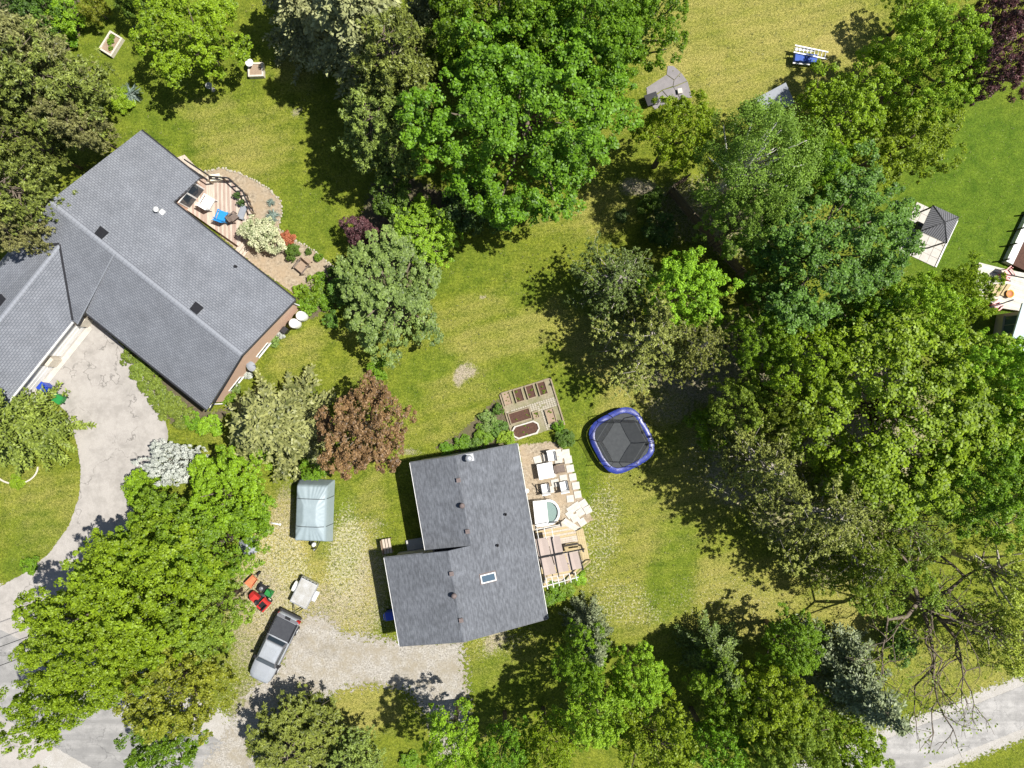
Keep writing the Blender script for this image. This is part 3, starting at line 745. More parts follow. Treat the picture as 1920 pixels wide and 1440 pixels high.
def spruce(seed, R, Ht, whorls=26, nbr=9, bark=BARK, step=.16, width=.11):
    rs = np.random.RandomState(seed); P = []; N = []; T = []; Ls = []
    mb = MB(); mb.tube([(0, 0, -.05), (0, 0, Ht * .5), (0, 0, Ht)], [.02 * Ht, .012 * Ht, .01], 7)
    for k in range(whorls):
        f = k / whorls; z0 = Ht * (.07 + .92 * f ** .95)
        n = max(4, int(nbr * (1 - .35 * f)))
        for j in range(n):
            a = rs.rand() * 6.283; L = (R * (1 - f) ** .8 + .12) * rs.uniform(.72, 1.1)
            ca, sa = math.cos(a), math.sin(a)
            def at(t): return np.array([ca * L * t, sa * L * t, z0 + L * (.10 * t - .34 * t * t + .10 * t ** 3)])
            if L > .8: mb.tube([tuple(at(0)), tuple(at(.5)), tuple(at(.97))], [.03 + .006 * L, .02, .008], 3, False)
            ns = max(3, int(L / step))
            for q in range(ns):
                t = .12 + .88 * (q + rs.rand()) / ns; c = at(t)
                wl = min(.20 * L + .18, .62) * (1.15 - .75 * t) * rs.uniform(.7, 1.2)
                for sd_ in (-1, 1):
                    ang = a + sd_ * rs.uniform(.6, 1.05)
                    d = np.array([math.cos(ang), math.sin(ang), -.18 + rs.normal(0, .1)])
                    nn = max(1, int(wl / .16))
                    for w in range(nn):
                        P.append(c + d * wl * (w + .6) / nn + np.array([0, 0, rs.normal(0, .03)])); T.append(d + rs.normal(0, .25, 3)); N.append(np.array([0, 0, 1]) + rs.normal(0, .42, 3)); Ls.append(.26 * rs.uniform(.8, 1.25))
                P.append(c + np.array([0, 0, .03])); T.append(np.array([ca, sa, .1]) + rs.normal(0, .25, 3)); N.append(np.array([0, 0, 1]) + rs.normal(0, .4, 3)); Ls.append(.26)
    P, N, T, Ls = map(np.array, (P, N, T, Ls))
    me = leaf_mesh("crown", P, N, Ls, width * 1.25, rs, T, .05)
    tr = mb.mesh("trunk"); tr.materials.append(bark)
    return dict(crown=me, trunk=tr, R=float(np.percentile(np.hypot(P[:, 0], P[:, 1]), 98.5)), H=Ht, hc=.30 * Ht)

def pine(seed, R, Ht, whorls=11, nbr=6, tuft=.24, per=13, dens=5.0, bark=BARK, base=.3, wid=.05, bare=.35, rnd=.75, spread=(.6, 1.12)):
    """tiers of branches that carry needle tufts on their outer part"""
    rs = np.random.RandomState(seed); mb = MB(); C = []
    mb.tube([(0, 0, -.05), (rs.normal(0, .1), rs.normal(0, .1), Ht * .5), (0, 0, Ht * .97)], [.022 * Ht, .014 * Ht, .02], 7)
    for k in range(whorls):
        f = k / (whorls - 1); z0 = Ht * (base + (.97 - base) * f)
        prof = math.sqrt(max(1 - ((f - .25) / .78) ** 2, .02)) if f > .25 else .75 + .25 * f / .25
        for j in range(nbr):
            a = rs.rand() * 6.283; L = R * (rnd * prof + (1 - rnd) * (1 - f)) * rs.uniform(*spread) + .15
            up = rs.uniform(.0, .28)
            pts = [np.array([math.cos(a + b) * L * t, math.sin(a + b) * L * t, z0 + L * (up * t * t - .06 * t)]) for t, b in ((0, 0), (.4, rs.normal(0, .08)), (.75, rs.normal(0, .12)), (1, rs.normal(0, .16)))]
            mb.tube([tuple(p) for p in pts], [.02 + .012 * L, .02 + .007 * L, .018, .008], 4, False)
            nt = max(3, int(L * dens))
            for q in range(nt):
                t = bare + (1 - bare) * rs.rand() ** .7
                i = 1 if t < .75 else 2; u = (t - .4) / .35 if i == 1 else (t - .75) / .25
                c = pts[i] * (1 - u) + pts[i + 1] * u
                sp = .16 * L * (1.15 - .6 * t)
                C.append(c + np.array([rs.normal(0, sp), rs.normal(0, sp), abs(rs.normal(0, .12)) + .02]))
    C = np.array(C); m = len(C)
    d = dirs(rs, m * per, -.35).reshape(m, per, 3); tr_ = tuft * rs.uniform(.7, 1.3, (m, 1, 1))
    P = (C[:, None] + d * tr_ * .55).reshape(-1, 3); T = d.reshape(-1, 3)
    N = rs.normal(0, .6, (len(P), 3)) + d.reshape(-1, 3) * .5 + np.array([0, 0, .8])
    Ls = np.repeat(tr_[:, 0, 0], per) * 1.15
    me = leaf_mesh("crown", P, N, Ls, wid * rs.uniform(.8, 1.3, len(P)), rs, T, .03)
    tr = mb.mesh("trunk"); tr.materials.append(bark)
    return dict(crown=me, trunk=tr, R=float(np.percentile(np.hypot(P[:, 0], P[:, 1]), 97)), H=Ht, hc=.55 * Ht)

def bare_tree(seed, R, Ht, bark):
    """leafless spreading limbs with a few young leaves on the twigs"""
    rs = np.random.RandomState(seed); mb = MB(); tips = []
    def grow(p, d, L, r, lev):
        d = d / np.linalg.norm(d)
        m1 = p + d * L * .5 + rs.normal(0, .07 * L, 3); e = p + d * L + rs.normal(0, .06 * L, 3)
        mb.tube([tuple(p), tuple(m1), tuple(e)], [r, r * .85, r * .62], 6 if lev < 2 else (4 if lev < 4 else 3), False)
        if lev >= 3: tips.append(m1)
        if lev >= 5 or r < .006: tips.append(e); return
        for k in range(2 if lev == 0 else (3 if lev < 4 else 3)):
            nd = d + rs.normal(0, .62, 3); nd[2] = nd[2] * .7 + .12
            grow(e if k < 2 else m1, nd, L * rs.uniform(.58, .80), r * rs.uniform(.48, .64), lev + 1)
    grow(np.zeros(3), np.array([.12, -.05, 1.0]), Ht * .28, .26, 0)
    for a in (-.5, .6, 1.8, 3.2, 4.4, 5.3):
        grow(np.array([.1, 0, Ht * .26]), np.array([math.cos(a), math.sin(a), rs.uniform(.3, .7)]), R * .5, .15, 1)
    tips = np.array(tips); C = np.repeat(tips[::2], 4, 0); C = C + rs.normal(0, .2, C.shape)
    me = leaf_mesh("crown", C, rs.normal(0, .6, C.shape) + np.array([0, 0, .8]), .15 * rs.uniform(.6, 1.3, len(C)), .11, rs)
    tr = mb.mesh("trunk"); tr.materials.append(bark)
    return dict(crown=me, trunk=tr, R=R, H=Ht, hc=.6 * Ht)

def spiky(seed, R, n=90, L=.55, w=.05):
    rs = np.random.RandomState(seed)
    d = dirs(rs, n, .12)
    P = d * L * .5 * R / .5 + np.array([0, 0, .08])
    me = leaf_mesh("leaves", P, rs.normal(0, .5, (n, 3)) + np.array([0, 0, 1.0]), L * R / .5, w, rs, d, .02)
    mb = MB(); mb.lathe([(.06, 0), (.07, .1), (.02, .14)], 8)
    tr = mb.mesh("stem"); tr.materials.append(BARK)
    return dict(crown=me, trunk=tr, R=R, H=R, hc=.3 * R)

PROTO = {}
def proto(key):
    if key in PROTO: return PROTO[key]
    k, n = key[:-1], int(key[-1])
    if k == 'L':   p = broadleaf(100 + n, 6.2, 12, 66, 14, 66, .165, clr=.36, limbs=14)
    elif k == 'M': p = broadleaf(200 + n, 3.4, 8.5, 42, 11, 46, .145, clr=.27, limbs=10)
    elif k == 'S': p = broadleaf(300 + n, 1.9, 4.0, 22, 10, 40, .145, zc=.54, hv=.44, low=-.75, clr=.28, limbs=7)
    elif k == 'B': p = broadleaf(400 + n, .8, 1.1, 14, 8, 30, .10, zc=.48, hv=.48, low=-.6, clr=.15, limbs=4)
    elif k == 'R': p = broadleaf(450 + n, .6, .9, 30, 9, 26, .055, zc=.5, hv=.47, low=-.8, clr=.08, limbs=3)
    elif k == 'F': p = broadleaf(500 + n, 4.0, 11, 44, 14, 52, .12, clr=.50, limbs=26, bark=BARK_BIRCH, openness=.30)
    elif k == 'O': p = broadleaf(600 + n, 3.8, 9.5, 44, 9, 34, .17, clr=.36, limbs=18, openness=.30, bark=BARK_PALE)
    elif k == 'T': p = spruce(700 + n, 3.6, 11)
    elif k == 'P': p = pine(800 + n, 3.6, 10, 14, 8, .23, 16, 6.5, wid=.085)
    elif k == 'Q': p = pine(850 + n, 3.6, 9, 12, 7, .17, 13, 9.5, BARK_PALE, .25, .075, .22, spread=(.3, 1.35))
    elif k == 'Y': p = spiky(900 + n, .5)
    elif k == 'D': p = bare_tree(950 + n, 6.5, 11.5, BARK)
    PROTO[key] = p
    return p

NAMES = {'L': 'broadleaf_tree', 'M': 'broadleaf_tree', 'S': 'shrub', 'B': 'bush', 'R': 'clipped_shrub', 'F': 'birch_tree', 'O': 'sparse_tree', 'T': 'spruce_tree', 'P': 'pine_tree', 'Q': 'sparse_pine_tree', 'Y': 'spiky_plant', 'D': 'bare_tree'}
def plant(key, px, py, r, h, mat, label, asp=1.0, rot=None, lean=0.0, group=None, name=None, cat=None):
    p = proto(key); k = key[:-1]
    hc = p['hc'] / p['H'] * h
    c = G(px, py, hc); Rw = r / S * (H - hc) / H
    sx = Rw / p['R']; sy = sx * asp
    nm = name or NAMES[k]
    if cat is None: cat = 'tree' if k in 'LMFOTPQD' else ('plant' if k == 'Y' else 'shrub')
    e = empty(nm, (c.x, c.y, 0), 0, label, cat, group)
    e.scale = (sx, sy, h / p['H'])
    if rot is None: rot = random.uniform(0, 6.28)
    for part, me in (('trunk' if k not in 'BRY' else 'stem', p['trunk']), ('crown' if k not in 'BRSY' else 'foliage', p['crown'])):
        o = bpy.data.objects.new(part, me); COL.objects.link(o); o.parent = e
        o.rotation_euler = (0, 0, rot)
        if me is p['crown']:
            o.material_slots[0].link = 'OBJECT'; o.material_slots[0].material = LEAF[mat]
    return e

GT = "trees around the yards"
def plants(rows, group=GT):
    for r in rows:
        r = list(r); kw = r.pop() if isinstance(r[-1], dict) else {}
        plant(*r, group=group, **kw)

plants([
 ('L0', 985, 205, 215, 13, 'maple', "largest deep green maple crown, top centre of the picture"),
 ('L1', 935, 40, 150, 13, 'maple', "green maple cut by the top edge, behind the largest maple"),
 ('L2', 1085, 55, 140, 13.5, 'maple', "green maple at the top edge, right behind the largest maple"),
 ('M0', 1190, 55, 98, 11, 'maple', "green tree at the top edge overhanging the grey flagstone patio"),
 ('M1', 362, 75, 100, 7, 'ygreen', "lone rounded yellow-green tree on the upper left lawn"),
 ('M2', 1262, 258, 76, 10, 'ygreen', "yellow-green tree just below the grey flagstone patio"),
 ('F0', 1405, 305, 112, 13.5, 'birch', "fine-leaved birch with bare white branches, upper right"),
 ('M3', 1562, 225, 92, 10, 'ygreen', "yellow-green tree between the birch and the tall pale linden"),
 ('L1', 1728, 130, 112, 11, 'lime', "tall pale green linden with bare grey limbs, upper right"),
 ('M0', 1712, 25, 56, 5, 'lime', "green tree at the top edge left of the tall pale linden"),
 ('M1', 1690, 268, 90, 8.5, 'ygreen', "yellow-green tree between the linden and the neighbour's green lawn"),
 ('L2', 1858, 95, 100, 12.5, 'purple', "dark purple-leaved tree in the upper right corner"),
 ('L0', 1540, 468, 172, 11, 'deep', "wide blue-green maple left of the small metal gazebo"),
 ('M2', 1282, 548, 84, 9, 'lime', "bright lime-green tree above the sparse pines, right of the lawn"),
 ('L2', 1690, 765, 215, 12.5, 'ygreen', "biggest yellow-green tree on the right side of the picture"),
 ('L0', 1862, 715, 115, 13, 'lime', "pale yellow-green tree at the right edge below the neighbour's deck"),
 ('L1', 1815, 880, 125, 12, 'bright', "green tree at the right edge above the leafless tree"),
 ('M3', 1490, 690, 88, 11, 'ygreen', "yellow-green tree left of the biggest tree on the right"),
 ('M0', 1415, 640, 70, 9.5, 'bright', "green tree between the lime-green tree and the blue-green maple"),
 ('M1', 1385, 765, 66, 8.5, 'olive', "olive-green tree right of the trampoline at the wood's edge"),
 ('S0', 1330, 800, 45, 4, 'bright', "small bright green tree nearest the right of the trampoline"),
 ('M2', 1782, 555, 66, 9, 'ygreen', "yellow-green tree left of the neighbour's white deck"),
 ('M3', 1385, 420, 70, 10.5, 'birch', "soft green tree between the birch and the wooden fence"),
 ('L0', 265, 1110, 165, 11, 'ygreen', "wide yellow-green tree between the asphalt driveway and the red mower"),
 ('L2', 200, 1190, 130, 12, 'ygreen', "broad tree overhanging the road at lower left"),
 ('M1', 305, 1015, 105, 8, 'bright', "fresh green tree below the silvery shrub"),
 ('M3', 395, 1030, 90, 7.5, 'bright', "fresh green tree left of the covered trailer"),
 ('M0', 430, 915, 88, 6, 'ygreen', "golden green tree right of the silvery shrub"),
 ('M2', 335, 1275, 108, 10, 'autumn', "orange-tinged tree left of the parked pickup"),
 ('M1', 120, 1310, 78, 11, 'ygreen', "sparse yellow-green tree hanging over the lower left road"),
 ('M3', 312, 1392, 72, 8, 'maple', "deep green tree at the bottom edge beside the road"),
 ('M2', 390, 1150, 85, 9, 'olive', "olive-green tree left of the orange wheelbarrow"),
 ('S1', 465, 965, 52, 4.5, 'bright', "small green tree beside the grey doghouse"),
 ('M1', 683, 800, 86, 7, 'plum', "reddish brown plum tree above the covered trailer", dict(asp=1.22)),
 ('M3', 735, 545, 110, 5, 'sage', "big grey-green lilac between the two houses", dict(asp=1.15)),
 ('M2', 795, 440, 70, 4.5, 'lime', "lime-green shrub tree above the grey-green lilac"),
 ('S2', 676, 432, 38, 3.5, 'purple', "purple-leaved small tree left of the lime-green shrub tree"),
 ('S0', 738, 372, 48, 4.5, 'deep', "dark green small tree above the purple-leaved one"),
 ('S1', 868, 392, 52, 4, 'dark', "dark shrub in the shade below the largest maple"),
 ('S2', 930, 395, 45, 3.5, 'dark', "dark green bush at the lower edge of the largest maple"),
 ('S0', 585, 880, 26, 2.2, 'bright', "bright green bush between the spruce and the plum tree"),
 ('M2', 330, 868, 62, 4.5, 'silver', "silvery white shrub beside the asphalt driveway", dict(asp=.75)),
 ('S1', 268, 915, 38, 3.5, 'ygreen', "yellow-green shrub left of the silvery shrub by the driveway"),
 ('M1', 1092, 1225, 58, 8, 'bright', "green tree below the corner of the slate-roofed house"),
 ('M0', 1115, 1320, 78, 9, 'lime', "lime-green tree below the blue spruce, bottom centre"),
 ('M2', 1195, 1265, 62, 8, 'lime', "pale green tree right of the lime-green one, bottom centre"),
 ('M3', 1220, 1385, 88, 10, 'ygreen', "yellow-green tree at the bottom edge, right of centre"),
 ('M1', 1360, 1290, 70, 8, 'bright', "green tree with bare pale stems in the lower hedgerow"),
 ('M2', 1440, 1320, 88, 10, 'ygreen', "yellow-green tree left of the sage spruce, lower right"),
 ('M0', 1480, 1205, 66, 7, 'bright', "bright green tree at the lawn's lower right corner"),
 ('L1', 1480, 1405, 100, 11, 'olive', "olive-green tree at the bottom edge, lower right"),
 ('M3', 1575, 1385, 78, 9, 'ygreen', "yellow-green tree at the edge of the lower right road"),
 ('M2', 1335, 1400, 70, 9, 'bright', "green tree at the bottom edge between two yellow-green trees"),
 ('M1', 850, 1385, 66, 9, 'lime', "lime-green tree below the gravel pad at the bottom edge"),
 ('M0', 945, 1400, 60, 8, 'bright', "green tree at the bottom edge left of centre"),
 ('M2', 1025, 1395, 60, 8.5, 'ygreen', "yellow-green tree at the bottom edge in the centre"),
 ('S2', 1685, 1205, 42, 3, 'deep', "small round deep green tree under the leafless tree"),
 ('O0', 1715, 985, 75, 8, 'birch', "thin feathery green tree above the leafless tree"),
 ('O1', 1890, 1075, 85, 11, 'gold', "sparse golden tree at the right edge"),
 ('O0', 1640, 1080, 80, 9, 'olive', "half-bare olive tree with a pale dead trunk, lower right"),
 ('O1', 1880, 1190, 75, 9, 'gold', "thin golden-leaved tree beside the lower right road"),
 ('M2', 1455, 770, 62, 10, 'olive', "olive tree in the gap left of the biggest yellow-green tree"),
 ('M0', 1610, 610, 70, 9, 'bright', "green tree filling the gap below the blue-green maple"),
 ('M1', 1570, 880, 72, 9, 'ygreen', "yellow-green tree below the biggest tree, above the wide larch"),
 ('M3', 1445, 555, 60, 8, 'deep', "dark green tree at the left flank of the blue-green maple"),
 ('M1', 1500, 330, 62, 11, 'bright', "green tree between the birch and the blue-green maple"),
 ('M2', 1700, 590, 80, 11, 'lime', "pale green tree above the biggest yellow-green tree"),
 ('D0', 1790, 1165, 215, 12, 'olive', "big leafless dark-limbed tree at lower right", dict(rot=.2)),
 ('T0', 690, 85, 120, 15, 'tan', "big tan-green spruce at the top left of the largest maple"),
 ('T1', 575, 15, 95, 12, 'tan', "spruce with tan cones cut by the top edge"),
 ('T2', 812, 10, 70, 13, 'blue', "blue-grey spruce at the top edge beside the maples"),
 ('P0', 750, 140, 92, 13, 'pine', "olive-green pine against the left flank of the largest maple"),
 ('P1', 712, 250, 78, 10, 'pine', "lower pine with round needle tufts beside the upper left lawn"),
 ('T1', 525, 795, 104, 8, 'sprucesage', "pale sage-green spruce left of the plum tree"),
 ('T2', 32, 800, 86, 9.5, 'sprucey', "yellow-green spruce with pale dead centre at the left edge"),
 ('P2', 88, 160, 98, 12, 'pine', "wide olive pine above the grey-roofed house"),
 ('P0', 40, 130, 95, 13, 'pinebrown', "brownish pine at the left edge, upper left"),
 ('P1', 150, 238, 44, 9, 'pinebrown', "brown-tipped pine touching the grey roof's upper corner"),
 ('P2', 12, 350, 74, 12, 'pine', "olive pine at the left edge above the garage roof"),
 ('P1', 45, 262, 52, 11, 'pine', "olive pine left of the brown-tipped pine by the roof"),
 ('P0', 22, 432, 48, 10, 'pinebrown', "brown pine beside the garage roof's valley"),
 ('Q0', 1155, 530, 88, 8, 'pinedark', "sparse dark pine leaning over the middle lawn"),
 ('Q1', 1215, 635, 100, 9, 'larch', "thin tan larch right of the middle lawn"),
 ('Q0', 1300, 650, 70, 9, 'larch', "tan larch below the lime-green tree"),
 ('Q1', 1425, 875, 95, 11, 'larch', "tan larch at the right side of the lawn below the trampoline"),
 ('Q0', 1530, 955, 115, 12, 'larch', "wide tan larch below the biggest tree on the right"),
 ('Q1', 1600, 1050, 85, 10, 'olive', "yellowish half-bare larch beside the lawn's right corner"),
 ('T0', 1105, 1180, 46, 9, 'blue', "blue spruce at the lower right corner of the slate-roofed house"),
 ('T1', 1575, 1262, 88, 12, 'blue', "grey-green spruce beside the lower right road"),
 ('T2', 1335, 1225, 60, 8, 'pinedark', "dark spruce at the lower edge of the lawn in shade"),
 ('P0', 558, 1392, 90, 5.2, 'sprucey', "yellow-green pine at the bottom edge left of the gravel drive"),
 ('P1', 655, 1432, 60, 6, 'pine', "small pine cut by the bottom edge beside the gravel drive"),
])
plants([
 ('S1', 45, 95, 55, 3, 'bright', "bright green shrub in the upper left corner bed"),
 ('S0', 25, 25, 60, 5, 'dark', "dark shrub in the very upper left corner"),
 ('S2', 118, 28, 42, 3, 'lime', "lime-green rounded shrub near the top left corner"),
 ('S1', 75, 20, 40, 4.5, 'deep', "dark green shrub left of the lime-green rounded one at top"),
 ('S2', 85, 75, 34, 2.2, 'white', "white-flowering shrub in the upper left bed"),
 ('B0', 122, 62, 28, 1.0, 'bright', "low bright green plant at the tip of the upper left bed"),
 ('S0', 172, 10, 28, 3, 'autumn', "brownish shrub at the top edge, left of the lone tree"),
 ('S1', 240, -12, 36, 5, 'deep', "green tree top peeking in at the top edge, upper left"),
 ('B1', 225, 190, 26, .8, 'lime', "lime-green low plant below the blue spiky plant"),
 ('S2', 487, 440, 44, 2.2, 'cream', "cream-flowering shrub beside the wooden deck"),
 ('R0', 548, 473, 16, .9, 'deep', "clipped dark green ball shrub in the gravel garden"),
 ('B1', 540, 448, 15, .6, 'red', "orange-red plant at the edge of the gravel garden"),
 ('R1', 578, 472, 7, .4, 'deep', "tiny green cushion plant right of the clipped ball shrub"),
 ('R0', 597, 482, 9, .5, 'bright', "small green cushion plant at the gravel garden's border"),
 ('R1', 622, 508, 11, .6, 'deep', "small rounded shrub at the gravel garden's far tip"),
 ('B2', 602, 522, 13, .6, 'maple', "small leafy shrub below the brown garden chair"),
 ('B0', 588, 545, 32, .9, 'bright', "loose green shrub at the brick house's right corner"),
 ('B1', 612, 562, 24, .8, 'maple', "green shrub right of the white rain barrels"),
 ('B2', 575, 570, 20, .8, 'bright', "green shrub touching the grey roof's right corner"),
 ('S0', 640, 545, 30, 2.0, 'deep', "dark green shrub at the left foot of the lilac"),
 ('B0', 620, 600, 18, .8, 'deep', "low dark shrub below the lilac's left side"),
 ('B2', 708, 692, 22, 1.0, 'bright', "bright green bush above the plum tree"),
 ('B1', 560, 545, 13, .5, 'lime', "lime-green tuft by the garden chair"),
 ('B0', 440, 725, 14, .5, 'sage', "sage plant at the lower end of the brick wall"),
 ('B1', 463, 700, 12, .45, 'silver', "silvery plant below the satellite dish"),
 ('B2', 512, 640, 13, .45, 'sage', "grey-green plant by the brick wall's upper window"),
 ('B0', 525, 628, 10, .4, 'silver', "silvery plant beside the black box on the brick wall"),
 ('B1', 425, 745, 15, .6, 'bright', "green plant at the bottom corner of the brick wall"),
 ('B0', 905, 818, 22, .5, 'bright', "leafy perennial patch behind the slate-roofed house"),
 ('B1', 870, 832, 18, .5, 'maple', "green perennial patch at the back wall's middle"),
 ('B2', 935, 802, 18, .5, 'deep', "dark perennial patch left of the vegetable beds"),
 ('B0', 934, 768, 13, .6, 'deep', "dark green plant at the vegetable garden's left corner"),
 ('B1', 838, 841, 15, .4, 'maple', "low green plant at the left end of the back border"),
 ('B2', 915, 790, 20, .6, 'sage', "grey-green plant in the back border"),
 ('B0', 893, 835, 20, .5, 'deep', "dark green plant against the back wall"),
 ('B2', 950, 822, 18, .5, 'lime', "lime-green plant at the slate roof's top right corner"),
 ('S1', 1060, 822, 19, 1.0, 'deep', "dark green bush between the vegetable beds and the patio"),
 ('B0', 1048, 800, 14, .6, 'bright', "small plant below the vegetable beds' corner"),
 ('B1', 1060, 1100, 22, .6, 'bright', "green plants beside the canopy's lower corner"),
 ('B2', 1040, 1112, 24, .6, 'maple', "green plants under the white pergola rafters"),
 ('B0', 1020, 1125, 20, .6, 'deep', "dark plants at the slate roof's right eave"),
 ('B1', 1085, 1085, 16, .5, 'lime', "lime-green tuft at the deck's lower right corner"),
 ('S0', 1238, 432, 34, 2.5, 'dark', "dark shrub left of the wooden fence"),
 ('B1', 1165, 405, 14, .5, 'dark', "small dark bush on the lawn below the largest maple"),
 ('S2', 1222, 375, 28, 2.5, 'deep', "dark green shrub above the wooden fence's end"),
 ('B0', 55, 1060, 20, .5, 'bright', "green weed patch beside the asphalt driveway"),
 ('B1', 30, 905, 16, .4, 'lime', "green plant in the ringed bed at the left edge"),
 ('B2', 395, 798, 24, .7, 'lime', "lime-green plants at the grey roof's lower corner"),
 ('B0', 360, 790, 22, .6, 'bright', "green plants beside the grey roof's lower corner"),
 ('B1', 770, 1428, 20, .6, 'bright', "small green plant at the bottom edge by the gravel pad"),
], "shrubs and garden plants")
for i, (x, y, r, lb) in enumerate([(245, 665, 22, "first low juniper from the garage along the driveway"), (262, 692, 24, "second low juniper from the garage along the driveway"), (280, 712, 26, "third low juniper from the garage along the driveway"),
                        (296, 738, 27, "fourth low juniper from the garage along the driveway"), (318, 762, 28, "fifth low juniper from the garage along the driveway"), (340, 778, 26, "low juniper nearest the grey roof's lower corner")]):
    plant('B%d' % (i % 3), x, y, r, .7, 'juniper', lb, group="junipers along the driveway")
plant('Y0', 246, 176, 22, .8, 'yucca', "blue-green spiky plant on the upper left lawn")
plant('Y1', 512, 405, 15, .6, 'yucca', "spiky yucca in the gravel garden")
plant('Y2', 508, 380, 9, .4, 'yucca', "small spiky plant near the gravel garden's curved edge")

# ---- weeds and rough grass tufts over the lawn (uncountable)
rs = np.random.RandomState(77)
pick = rs.rand(900000, 2) * np.array([80.0, 60.0]) - np.array([40.0, 30.0])
ix = np.clip(np.searchsorted(np.concatenate([ox, fx, -ox[::-1]]), pick[:, 0]), 0, None); iy = np.searchsorted(np.concatenate([oy, fy, -oy[::-1]]), pick[:, 1])
cg = chan[iy * (len(fx) + 10) + ix]
prob = .006 + .045 * cg[:, 3] + .006 * cg[:, 0] + .008 * np.clip(lownoise(pick, .9, 12), 0, 1)
prob *= (1 - .8 * cg[:, 2])
pick = pick[rs.rand(len(pick)) < prob]
keep = np.ones(len(pick), bool)
for pl in KEEPOUT: keep &= sdist(pick, pl) < -.12
pick = pick[keep]
m = len(pick); bl = 4
base = np.repeat(pick, bl, 0) + rs.normal(0, .05, (m * bl, 2))
dd = dirs(rs, m * bl, .25)
Pz = np.column_stack([base, np.full(m * bl, .05)]) + dd * .03
me = leaf_mesh("weed_tufts", Pz, rs.normal(0, .5, (m * bl, 3)) + np.array([0, 0, 1.0]), .085 * rs.uniform(.6, 1.4, m * bl), .04, rs, dd, .05)
me.materials.clear(); me.materials.append(leaf_mat('weed_blades', (.050, .080, .010), (.270, .270, .085), .15))
tag(link("weed_tufts", me), "scattered weeds and rough grass tufts on the lawn", "weeds", kind='stuff')

# ------------------------------------------------------------------ objects in the yards
M_WOOD = plain('weathered_deck_wood', (.56, .49, .41), (.37, .31, .25), 3, .85, bump=.3, stretch=(4, .5, 1))
M_WOOD2 = plain('pinkish_deck_wood', (.42, .32, .26), (.29, .21, .17), 3, .85, bump=.3, stretch=(4, .5, 1))
M_WOODY = plain('yellow_deck_wood', (.50, .41, .235), (.36, .28, .15), 3, .85, bump=.3, stretch=(.5, 4, 1))
M_FENCE = plain('brown_fence_wood', (.27, .205, .145), (.18, .13, .09), 4, .9, bump=.3)
M_TIMBER = plain('garden_timber', (.33, .27, .185), (.21, .17, .11), 5, .9, bump=.3)
M_SOIL = plain('bed_soil', (.115, .058, .040), (.055, .030, .022), 9, .95, bump=.8)
M_SAND = plain('bed_compost', (.36, .27, .19), (.24, .17, .12), 9, .95, bump=.6)
M_FLAG = plain('white_patio_slab', (.56, .53, .475), (.42, .39, .34), 4, .85)
M_COBBLE = plain('cobble', (.48, .44, .36), (.29, .26, .20), 4, .9)
M_BLUEB = plain('blue_bin_plastic', (.025, .075, .50), (.018, .05, .36), 4, .4, .5)
M_BLUEPAD = plain('blue_vinyl', (.035, .058, .31), (.014, .02, .12), 3, .35, .5, bump=.5)
M_MATT = plain('trampoline_mat', (.060, .065, .068), (.042, .046, .05), 5, .8)
M_TARP = plain('teal_grey_tarp', (.285, .345, .365), (.24, .295, .315), 2.5, .5, .4, bump=.2)
M_SILVER = plain('silver_paint', (.42, .445, .48), (.36, .38, .41), 2, .35, .5, .25, bump=0)
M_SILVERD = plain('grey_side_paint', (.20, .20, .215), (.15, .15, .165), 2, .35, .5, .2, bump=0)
M_CAPBLK = plain('tonneau_vinyl', (.055, .058, .066), (.04, .042, .05), 4, .6)
M_RUBBER = plain('rubber', (.025, .025, .025), (.015, .015, .015), 8, .85)
M_RED = plain('red_paint', (.50, .035, .03), (.36, .025, .022), 3, .4, .5)
M_GREENP = plain('green_plastic', (.03, .25, .06), (.02, .17, .04), 4, .5)
M_ORANGE = plain('faded_orange', (.58, .22, .10), (.42, .15, .07), 4, .6)
M_BRED = plain('tail_light_red', (.45, .01, .01), (.3, .01, .01), 4, .3, .5)
M_CANOPY = plain('beige_canopy_cloth', (.40, .33, .29), (.35, .285, .25), 3, .85)
M_WATER = glass_mat('tub_water', (.20, .27, .245))
M_WHITEB = plain('stained_white_board', (.47, .475, .48), (.30, .285, .25), 1.8, .7)
M_SKYBLUE = plain('bright_blue_plastic', (.03, .28, .62), (.02, .2, .48), 4, .45)
M_BROWNC = plain('brown_rattan', (.19, .15, .125), (.12, .09, .075), 12, .8)
M_BLUECLOTH = plain('blue_tarp', (.04, .10, .40), (.025, .07, .29), 3, .6)
M_ALU = plain('aluminium', (.78, .78, .80), (.66, .66, .68), 5, .35, .5, .4)
M_PATIO = plain('grey_flagstone', (.25, .23, .23), (.18, .168, .168), 2, .9)
M_SHEDR = plain('grey_shed_roof', (.28, .295, .325), (.21, .225, .25), 3, .8)
M_GAZ = plain('gazebo_metal', (.165, .165, .175), (.13, .13, .14), 3, .5, .4)
M_PALEBLUE = plain('pale_blue_roof', (.52, .60, .64), (.44, .52, .56), 3, .7)
M_YELLOW = plain('yellow_plastic', (.75, .42, .05), (.6, .32, .04), 4, .5)
M_CREAM = plain('cream_paint', (.74, .70, .56), (.62, .58, .45), 4, .7)

def Rz(a): return Matrix.Rotation(a, 4, 'Z')
def at(px, py, h=0): return G(px, py, h)
def heading(p, q):
    a, b = G(*p), G(*q); return math.atan2(b.y - a.y, b.x - a.x)

